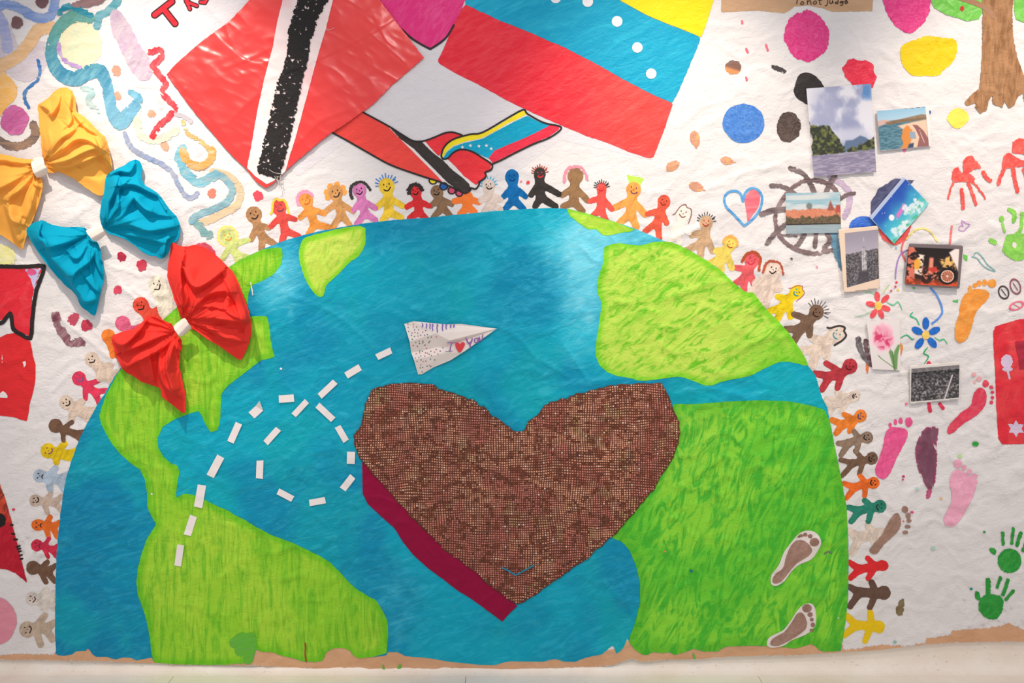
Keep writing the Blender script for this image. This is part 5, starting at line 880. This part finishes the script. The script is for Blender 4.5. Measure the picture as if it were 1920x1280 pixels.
for i, (x, y, L, wd, a, lb) in enumerate(TR):
    r = math.radians(-a); c, s = math.cos(r), math.sin(r); V = []
    for t in range(5):
        for sd in (-1, 1):
            sk = (i * 7 % 5 - 2) * .5 * (t - 2) / 2 if sd > 0 else 0
            u = (t / 2 - 1) * L / 2 + sk; v_ = sd * wd / 2
            px, py = x + u * c - v_ * s, y + u * s + v_ * c
            h = PAPER_OFF + samp(Hm, np.array([x + u * c * .7]), np.array([y + u * s * .7]))[0] + .0046 + .0012 * abs(t - 2) * ((i * 3) % 3) / 2
            if i == 5 and t == 4 and sd < 0: h += .012; px += 3; py -= 6
            V += [W([px], [py], [h])[0], W([px], [py], [h - .0014])[0]]
    F = [];
    for t in range(4):
        k = t * 4; F += [(k, k + 4, k + 6, k + 2), (k + 1, k + 3, k + 7, k + 5), (k, k + 1, k + 5, k + 4), (k + 2, k + 6, k + 7, k + 3)]
    F += [(0, 2, 3, 1), (16, 17, 19, 18)]
    me_ = meshobj('paper_strip', V, F, stm, smooth=False); tag(me_, lb, 'paper strip', 'white paper strips of the dashed flight trail')

# ------------------------------------------------------------------ paper plane
PLV = {'A': (758, 607, .018), 'B': (776, 602, .026), 'C': (817, 625, .036), 'E': (768, 640, .032), 'D': (864, 607, .020), 'D2': (836, 608, .020), 'T': (932, 616, .014), 'N': (843, 638, .034), 'F': (771, 661, .010), 'M': (835, 650, .014), 'G': (776, 674, .028), 'K': (824, 664, .028), 'K2': (870, 659, .018), 'H': (784, 702, .009), 'I': (792, 701, .010), 'J': (812, 689, .012), 'J2': (845, 675, .014), 'M0': (822, 650, .012), 'B2': (768.5, 662, .006), 'T2': (930, 617, .012)}
PF_ = [('wing', ['A', 'E', 'C', 'B'], None), ('top_fold', ['B', 'C', 'N', 'T', 'D', 'D2'], None), ('trough_side', ['E', 'F', 'M0', 'M', 'N', 'C'], None), ('fuselage', ['F', 'G', 'K', 'K2', 'T2', 'N', 'M', 'M0'], None), ('wing', ['G', 'H', 'I', 'K'], None), ('wing_fold', ['K', 'I', 'J', 'J2', 'K2'], None)]
pe = bpy.data.objects.new('paper_plane', None); p0 = W([835], [650], [PAPER_OFF + .004])[0]; link(pe, p0); tag(pe, 'folded white paper plane with dots and the words I love you, flying above the heart', 'paper plane')
pm = plain('plane_paper', (236, 226, 220), .65, .1)
for nm, ks, lb in PF_:
    A_ = np.array([PLV[k] for k in ks]); V = W(A_[:, 0], A_[:, 1], A_[:, 2] + PAPER_OFF)
    o = meshobj(nm, V, [tuple(range(len(ks)))], pm, pe, smooth=False)
    s_ = o.modifiers.new('thickness', 'SOLIDIFY'); s_.thickness = .0009
def planefit(ks):
    A_ = np.array([PLV[k] for k in ks]); M = np.c_[A_[:, :2], np.ones(len(A_))]; c, *_ = np.linalg.lstsq(M, A_[:, 2], rcond=None)
    return lambda X, Y, d: PAPER_OFF + c[0] * X + c[1] * Y + c[2] + .0016
hN = planefit(['N', 'T', 'K2']); hT = planefit(['B', 'D2', 'D', 'C'])
def z(cx, cy): return (740 + cx / 9.143, 580 + cy / 9.143)
def deck(nm, sh, col, hf, lb=None): return patch(nm, sh, col, pe, .6, 0, 0, paint(0, 40, 1, .4, .7, .6, 0), lb, h=hf)
PU = (150, 104, 178)
deck('writing', union(stroke([z(900, 572), z(1045, 572)], 1.6, 0), stroke([z(975, 575), z(945, 705)], 2.2, 0), stroke([z(870, 718), z(990, 716)], 1, 0), stroke([z(1225, 495), z(1260, 570), z(1300, 580), z(1330, 500)], 2.6, 4), stroke([z(1290, 570), z(1296, 650)], 2.4, 0),
     stroke([z(1425, 490), z(1375, 500), z(1375, 560), z(1420, 560), z(1430, 490), z(1435, 555)], 2, 4), stroke([z(1450, 470), z(1465, 530), z(1500, 510), z(1512, 430)], 2, 4)), PU, hN, 'violet handwriting I and You around a red heart')
deck('drawn_heart', poly([z(1115, 745), z(1060, 670), z(1033, 600), z(1065, 565), z(1105, 575), z(1122, 595), z(1140, 565), z(1180, 558), z(1207, 590), z(1185, 650)], 2), (232, 72, 82), hN, 'red heart')
deck('wavy_strokes', union(*[stroke([z(x, 240 + k), z(x + 14, 270), z(x, 300), z(x + 8, 300 + l)], 1.9, 3) for x, k, l in ((470, 0, -20), (540, 5, 20), (600, 5, 30), (645, 10, 60), (725, 15, 90), (815, 15, 60), (878, 20, 30), (955, 25, 10), (1010, 25, -5))]), (120, 96, 180), hT)
fits = [(planefit(['A', 'E', 'C', 'B']), poly([PLV[k][:2] for k in ('A', 'E', 'C', 'B')]), [(230, 305), (320, 300), (375, 300), (240, 375), (295, 400), (345, 390), (395, 405), (285, 440), (340, 460), (400, 455), (445, 440), (300, 510), (530, 360), (480, 385), (410, 345), (340, 345), (225, 245), (320, 250), (515, 440), (560, 430)]),
        (planefit(['E', 'F', 'M0', 'C']), None, [(362, 568), (422, 545), (425, 585), (485, 545), (480, 575), (318, 620), (390, 632), (570, 485), (627, 475), (715, 472), (585, 570), (602, 545), (520, 612), (545, 672)]),
        (planefit(['F', 'G', 'K', 'M0']), None, [(368, 757), (427, 740), (473, 714), (430, 712), (527, 742), (560, 747), (620, 714), (652, 648), (607, 660), (685, 728), (712, 683), (447, 797), (412, 822), (515, 797), (590, 765), (740, 762), (628, 787), (735, 615), (820, 622), (827, 655), (780, 712), (355, 830)]),
        (planefit(['G', 'H', 'I', 'K']), None, [(452, 866), (485, 892), (535, 885), (615, 850), (687, 865), (447, 950), (440, 1000), (480, 995), (557, 970), (598, 958), (620, 975), (472, 1070), (385, 888)])]
for f_, _, pts in fits:
    for grp, colr in ((0, (84, 78, 84)), (1, (214, 72, 96)), (2, (40, 100, 130))):
        q = [ell(*z(*p), 1.15, .95) for i, p in enumerate(pts) if (0 if i % 2 == 0 else 1 + (i // 2) % 2) == grp]
        if q: deck('dots', union(*q), colr, f_)

# ------------------------------------------------------------------ foot-print cut-outs stuck on the globe
def cutout(label, out, sole, toes):
    hf = lambda X, Y, d: PAPER_OFF + samp(Hm, X, Y) + .0036
    o = patch('footprint_cutout', poly(out, 3), (234, 224, 218), None, 1.5, 0, 0, plain('cut_paper', (234, 224, 218), .6), h=hf)
    s = o.modifiers.new('thickness', 'SOLIDIFY'); s.thickness = .001; s.offset = -1; tag(o, label, 'footprint')
    h2 = lambda X, Y, d: hf(X, Y, d) + .0006
    patch('painted_sole', rough(poly(sole, 3), .5, 3), (160, 124, 110), o, 1.3, 0, (176, 142, 128), paint(60, 30, 2, .4, .7), h=h2)
    for t in toes: patch('painted_toe', rough(ell(*t), .4, 2), (150, 114, 100), o, 1, 0, (168, 134, 120), paint(60, 30, 2, .4, .7), h=h2)
cutout('upper brown footprint on a white cut-out, lower right of the globe', [(1445, 1086), (1448, 1075), (1460, 1060), (1470, 1035), (1485, 1015), (1498, 1001), (1510, 995), (1525, 996), (1536, 1005), (1540, 1018), (1535, 1030), (1522, 1048), (1500, 1058), (1485, 1070), (1472, 1088), (1457, 1098), (1447, 1096)],
       [(1448, 1087), (1455, 1075), (1468, 1065), (1475, 1040), (1485, 1020), (1498, 1012), (1512, 1016), (1523, 1030), (1515, 1043), (1495, 1055), (1480, 1072), (1465, 1090), (1452, 1094)], [(1527, 1016, 9, 8), (1519, 1005, 4.5, 4), (1510, 1002, 4, 3.6), (1502, 1004, 4.5, 3), (1498, 1006, 3, 2)])
cutout('lower brown footprint on a white cut-out at the bottom of the globe', [(1438, 1206), (1442, 1195), (1455, 1188), (1470, 1180), (1485, 1160), (1497, 1142), (1510, 1132), (1523, 1132), (1529, 1143), (1530, 1165), (1525, 1178), (1510, 1190), (1485, 1200), (1470, 1210), (1450, 1214), (1440, 1212)],
       [(1444, 1207), (1450, 1196), (1470, 1185), (1485, 1165), (1495, 1150), (1505, 1149), (1513, 1165), (1510, 1180), (1490, 1195), (1470, 1206), (1455, 1211)], [(1513, 1140, 9, 8), (1519, 1152, 5, 4.5), (1522, 1161, 3.6, 3.6), (1524, 1171, 4, 4.4), (1522, 1181, 4, 3)])

# ------------------------------------------------------------------ photographs and cards
pphoto = plain('photo_print', (200, 200, 200), .32, attr=True, spec=.4)
def pw(U, V_, p): return poly(p)[1](U, V_)
def card(name, label, quad, rimcol, printquad, img, cat='photograph', notch=None, lift=0, cell=1.0):
    q = np.array(quad, float); cx, cy = q.mean(0)
    b0 = q.min(0); b1 = q.max(0); mx_, my_ = np.meshgrid(np.linspace(b0[0], b1[0], 25), np.linspace(b0[1], b1[1], 25)); top_ = samp(Hm, mx_, my_).max() + .0035
    def hf(X, Y, d): return PAPER_OFF + top_ + lift + .0018 * (((X - cx) / 50) ** 2 + ((Y - cy) / 60) ** 2) * .5 + .001 * fbm(X / 40, Y / 40, int(cx) % 30)
    s0 = poly(quad)
    if notch: s0 = minus(s0, notch)
    o = patch(name, s0, rimcol, None, 3 if notch is None else 1.5, 0, 0, plain('card_rim', rimcol, .5), h=hf); tag(o, label, cat)
    s = o.modifiers.new('thickness', 'SOLIDIFY'); s.thickness = .0012; s.offset = -1
    Q = np.array(printquad, float); M = np.c_[Q, np.ones(len(Q))]; uv = np.array([(0, 0), (1, 0), (1, 1), (0, 1)][:len(Q)], float); co, *_ = np.linalg.lstsq(M[:4], uv[:4], rcond=None)
    def cf(X, Y, d): w_ = co.T @ np.stack([X, Y, np.ones_like(X)]); return img(w_[0], w_[1])
    s1 = poly(printquad)
    if notch: s1 = minus(s1, notch)
    patch('print', s1, cf, o, cell, 0, 0, pphoto, h=lambda X, Y, d: hf(X, Y, d) + .0004)
    return o
def lay(c, col, m): return mixc(c, col, 0) * (1 - m[..., None]) + np.asarray(col, float) * m[..., None]
def msk(sd, w_=.01): return sstep(w_, -w_, sd)
def river(u, v):
    c = mixc((160, 166, 196), (226, 226, 234), sstep(.35, .62, fbm(u * 4, v * 5, 101, 4)))
    c = lay(c, (176, 180, 206), sstep(.3, .05, np.hypot(u - .25, v - .2)) * .6); c = lay(c, (92, 140, 196), msk(pw(u, v, [(.72, 0), (1, 0), (1, .17), (.86, .16), (.8, .08)]), .05) * sstep(.6, .4, fbm(u * 9, v * 9, 102)))
    c = lay(c, (150, 156, 188), sstep(.22, .02, np.hypot((u - .62), (v - .42) * 1.6)) * .7); c = lay(c, (220, 220, 230), sstep(.12, .02, np.abs(v - .56 + .0 * u)) * .6)
    c = lay(c, (96, 116, 146), msk(pw(u, v, [(.5, .72), (.55, .62), (.66, .62), (.78, .575), (.86, .6), (1, .68), (1, .75), (.5, .75)])))
    tree = mixc((52, 56, 44), (110, 116, 66), sstep(.4, .7, fbm(u * 26, v * 34, 103, 3)))
    e = (fbm(u * 18, v * 18, 104) - .5) * .06
    m = msk(pw(u, v, [(-.1, .40), (.06, .41), (.16, .43), (.3, .45), (.38, .52), (.46, .62), (.54, .70), (.54, .76), (-.1, .78)]) + e); c = c * (1 - m[..., None]) + tree * m[..., None]
    m = msk(pw(u, v, [(.5, .73), (.7, .70), (.85, .65), (1.05, .60), (1.05, .74), (.5, .76)]) + e); c = c * (1 - m[..., None]) + tree * .95 * m[..., None]
    wat = mixc((132, 126, 152), (168, 160, 180), sstep(.35, .7, fbm(u * 12, v * 90, 105, 3))); m = sstep(-.006, .006, v - .757 + .02 * (u - .5)); c = c * (1 - m[..., None]) + wat * m[..., None]
    return c
card('landscape_photo', 'tall photo of a river with clouds and wooded hills', [(1512, 166), (1633, 157), (1643, 322), (1526, 331)], (222, 220, 226), [(1512, 166), (1633, 157), (1643, 322), (1526, 331)], river, notch=union(ell(1514, 235, 6, 9), ell(1519, 262, 5, 12), ell(1519, 286, 5, 7)))
def bay(u, v):
    c = mixc((150, 196, 222), (184, 212, 226), v * 3); wat = mixc((70, 110, 128), (104, 146, 160), sstep(.3, .7, fbm(u * 14, v * 60, 110, 3)))
    m = sstep(-.01, .01, v - .27); c = c * (1 - m[..., None]) + wat * m[..., None]
    c = lay(c, (214, 178, 168), msk(pw(u, v, [(0, .25), (.18, .24), (.3, .30), (0, .40)]), .02)); c = lay(c, (142, 104, 70), msk(pw(u, v, [(.15, .30), (.5, .25), (.9, .18), (1, .2), (1, .32), (.5, .34), (.2, .38)]), .01) * (.6 + .4 * fbm(u * 40, v * 40, 111)))
    c = lay(c, (236, 200, 172), msk(pw(u, v, [(.4, .42), (.7, .36), (1, .32), (1, 1), (.65, 1), (.6, .6)]), .02)); c = lay(c, (222, 142, 70), msk(pw(u, v, [(.5, .5), (.6, .42), (.68, .55), (.74, .7), (.66, .8), (.6, 1), (.4, 1), (.48, .88), (.46, .68)]) + (fbm(u * 20, v * 20, 112) - .5) * .08, .01))
    c = lay(c, (150, 168, 186), msk(pw(u, v, [(.62, .6), (.74, .6), (.76, .78), (.64, .78)]), .01)); c = lay(c, (60, 80, 110), msk(pw(u, v, [(.6, .9), (.7, .88), (.68, 1), (.56, 1)]), .01))
    c = lay(c, (150, 100, 98), msk(pw(u, v, [(.7, .42), (.8, .44), (.92, .6), (1, .8), (1, 1), (.76, 1), (.82, .75), (.76, .55)]), .01)); c = lay(c, (226, 190, 180), msk(np.abs(u - (.76 + .18 * v ** 1.5)) - .008, .006) * sstep(.45, .5, v) * sstep(.4, .6, vnoise(v * 30, u, 2)))
    return c
card('landscape_photo', 'small photo of a bay with a curving coast road', [(1644, 208), (1740, 199), (1742, 205), (1747, 274), (1650, 283)], (240, 232, 228), [(1644, 208), (1735, 200), (1742, 274), (1650, 282)], bay)
def city(u, v):
    c = mixc((150, 188, 200), (206, 212, 212), sstep(.3, .65, fbm(u * 3, v * 18, 120, 3))); e = fbm(u * 50, v * 40, 121, 2)
    sky = .44 - .07 * vnoise(u * 26, 0 * u, 3) + .03 * (u < .12)
    red = mixc((196, 112, 84), (226, 158, 124), e); m = sstep(-.01, .01, v - sky) * sstep(.74, .70, v); c = c * (1 - m[..., None]) + red * m[..., None]
    c = lay(c, (158, 92, 80), msk(pw(u, v, [(.76, .45), (.79, .3), (.82, .2), (.85, .3), (.9, .45)]), .01)); c = lay(c, (182, 84, 72), msk(pw(u, v, [(.92, .32), (1, .32), (1, .5), (.9, .5)]), .01)); c = lay(c, (104, 110, 104), msk(np.hypot((u - .43), (v - .33) * .7) - .055, .02) * .8)
    tr_ = mixc((56, 52, 40), (142, 122, 92), fbm(u * 40, v * 60, 122, 2)); m = sstep(-.02, .02, v - .60 - .22 * (fbm(u * 14, v * 6, 6) - .5)); c = c * (1 - m[..., None]) + tr_ * m[..., None]
    c = lay(c, (44, 40, 38), msk(np.abs(v - .775) - .012, .006)); m = sstep(.785, .80, v); c = c * (1 - m[..., None]) + mixc((140, 160, 168), (166, 182, 188), fbm(u * 8, v * 50, 123)) * m[..., None]
    return c
card('city_photo', 'photo of a red domed city skyline over a river, on the painted wheel', [(1473, 362), (1575, 360), (1577, 436), (1474, 438)], (210, 206, 204), [(1473, 362), (1575, 360), (1577, 436), (1474, 438)], city)
def uni(u, v):
    c = mixc((36, 78, 176), (70, 186, 210), sstep(.1, .95, v * .35 + u * .0 + .65 * v + .35 * fbm(u * 4, v * 4, 130))); c = mixc(c, (150, 220, 214), sstep(.6, 1, v) * .8)
    c = lay(c, (240, 240, 246), msk(np.hypot((u - .30) * 1.0, (v - .42) * .62) - .055, .01)); c = lay(c, (226, 120, 196), msk(np.abs(v - .5 - (u - .55) * -.2) - .06, .04) * msk(np.abs(u - .52) - .14, .05))
    for a, b, r1, r2_ in ((.30, .84, .16, .10), (.18, .72, .06, .09), (.42, .90, .08, .14), (.70, .70, .16, .12), (.62, .56, .06, .12), (.86, .78, .06, .18), (.78, .88, .04, .12), (.22, .94, .04, .1)):
        c = lay(c, (226, 238, 240), msk(np.hypot((u - a) / r1, (v - b) / r2_) - 1 + (fbm(u * 18, v * 18, 131) - .5) * 1.3, .15) * .9)
    c = lay(c, (80, 190, 150), sstep(.60, .72, fbm(u * 12, v * 9, 132)) * sstep(.5, .9, v)); return lay(c, (250, 250, 255), (vnoise(u * 60, v * 60, 9) > .975) * 1.0 * (v < .7))
card('postcard', 'tilted blue and turquoise postcard with white horses and a moon', [(1630, 407), (1694, 331), (1742, 382), (1676, 457)], (176, 190, 220), [(1636, 411), (1698, 336), (1742, 382), (1676, 457)], uni, 'postcard')
def bwcity(u, v):
    c = mixc((178, 170, 184), (148, 142, 156), sstep(.5, 0, v) * .8); n = fbm(u * 34, v * 60, 140, 3); cells = vnoise(u * 46, v * 40, 141)
    g = 62 + 130 * np.clip((n - .33) * 1.3 + (cells - .5) * .35, 0, 1); cty = np.stack([g, g * .96, g * 1.0], -1); m = sstep(.38, .40, v + .03 * (vnoise(u * 18, 0 * u, 142) - .5)); c = c * (1 - m[..., None]) + cty * m[..., None]
    c = lay(c, (72, 66, 74), sstep(.2, .08, np.hypot(u - .55, (v - .86) * .9)) * .8); tw = np.maximum(np.abs(u - .56) - np.where(v > .42, .075, np.where(v > .3, .05, .012)), .12 - v)
    m = msk(tw, .012) * sstep(.80, .72, v); k = 130 + 80 * vnoise(u * 22, v * 40, 143) + 20 * np.sin(u * 90); return c * (1 - m[..., None]) + np.stack([k, k * .98, k], -1) * m[..., None]
card('city_photo', 'black and white photo of a spired skyscraper in a cream border', [(1572, 430), (1646, 423), (1649, 540), (1583, 549)], (232, 208, 186), [(1584, 437), (1646, 430), (1648, 522), (1632, 523), (1631, 536), (1588, 539)][:3] + [(1588, 539)], bwcity, lift=.003)
def moto(u, v):
    c = mixc((34, 24, 22), (52, 34, 28), v); f = fbm(u * 16, v * 14, 150, 3)
    c = lay(c, (222, 120, 96), msk(np.abs(u - .09) - .08, .02) * sstep(.45, .6, f + .1)); c = lay(c, (246, 228, 212), msk(pw(u, v, [(.16, .5), (.22, .18), (.33, .2), (.3, .75), (.16, .7)]), .02) * sstep(.35, .55, f + .08))
    c = lay(c, (244, 176, 60), msk(np.hypot((u - .2) * 1.4, (v - .45) * .6) - .09, .03)); c = lay(c, (240, 150, 120), msk(np.abs(u - .47) - .04, .02) * sstep(.22, .3, v) * sstep(.75, .65, v)); c = lay(c, (240, 190, 110), msk(pw(u, v, [(.62, .3), (.82, .2), (.95, .3), (.95, .55), (.7, .5)]), .03) * sstep(.35, .6, f + .1)); c = lay(c, (246, 232, 224), msk(pw(u, v, [(.8, .1), (.95, -.05), (1, 0), (1, .6), (.93, .4)]), .02))
    c = lay(c, (226, 84, 40), sstep(.80, .92, v) * (.5 + .5 * sstep(.3, .6, f))); c = lay(c, (44, 26, 24), msk(np.hypot((u - .40) * 1.3, (v - .84) * 1.0) - .13, .02) * .9)
    c = lay(c, (224, 130, 100), sstep(.55, .66, fbm(u * 30, v * 26, 151)) * msk(np.hypot((u - .48), (v - .68)) - .2, .05)); c = lay(c, (206, 60, 50), msk(pw(u, v, [(.4, .55), (.55, .5), (.62, .6), (.5, .66)]), .02))
    r = np.hypot((u - .80) * 1.32, v - .74); c = lay(c, (20, 16, 16), msk(r - .225, .01)); c = lay(c, (220, 140, 110), msk(r - .165, .01)); th = np.arctan2(v - .74, (u - .8) * 1.3)
    c = lay(c, (120, 54, 44), msk(r - .15, .01) * (np.sin(th * 14) > .2)); c = lay(c, (240, 200, 180), msk(np.abs(r - .155) - .012, .006)); return lay(c, (240, 220, 200), msk(r - .03, .01))
card('motorbike_photo', 'photo of a motorbike in bright night lights on a dark grey mount', [(1705, 456), (1806, 460), (1799, 541), (1696, 534)], (118, 106, 108), [(1703, 463), (1799, 467), (1795, 537), (1697, 532)], moto, lift=.004)
def carn(u, v):
    c = mixc((236, 228, 226), (230, 222, 220), v); r = np.hypot((u - .46) * 1.05, (v - .34) * 1.35); a = np.arctan2(v - .34, u - .46)
    e = .40 + .04 * np.sin(a * 7) + .08 * (fbm(u * 6, v * 6, 160) - .5); pk = mixc((216, 60, 108), (244, 170, 192), sstep(.35, .62, fbm(u * 9 + np.sin(a * 3), v * 9, 161, 3))); pk = mixc(pk, (250, 214, 224), sstep(.22, .42, r))
    lf = msk(pw(u, v, [(.72, .95), (.6, .62), (.66, .56), (.76, .7), (.8, .62), (.92, .5), (1, .5), (.9, .7), (.84, 1), (.74, 1)]), .02); lf2 = msk(np.abs(u - (.25 + .55 * sstep(.66, 1.05, v))) - .022, .012) * sstep(.68, .72, v)
    c = lay(c, (112, 156, 92), np.maximum(lf, lf2)); c = lay(c, (80, 110, 66), msk(np.abs(u - .74 - .06 * (v - .8)) - .012, .01) * sstep(.6, .65, v)); m = msk(r - e, .02); return c * (1 - m[..., None]) + pk * m[..., None]
card('flower_card', 'white card with a pink carnation beside the blue painted flower', [(1625, 603), (1687, 598), (1689, 694), (1636, 692)], (234, 226, 222), [(1625, 603), (1687, 598), (1689, 694), (1636, 692)], carn, 'card')
def aer(u, v):
    n = fbm(u * 30, v * 22, 170, 3); g = 54 + 160 * np.clip((n - .36) * 1.6 + (vnoise(u * 40, v * 30, 171) - .5) * .35, 0, 1); g = g * (1 - .35 * sstep(.5, .1, v)) ; g = np.where(v < .12, 96 + 60 * n, g)
    ln = msk(np.abs(u - (.92 - .22 * v)) - .014, .008) * sstep(.25, .3, v); g = g * (1 - ln) + 226 * ln; return np.stack([g, g * .96, g * .97], -1)
card('city_photo', 'black and white aerial photo of a dense city, white rim, below the blue flower', [(1706, 685), (1800, 678), (1801, 748), (1707, 757)], (226, 220, 214), [(1709, 691), (1799, 684), (1798, 745), (1708, 753)], aer)
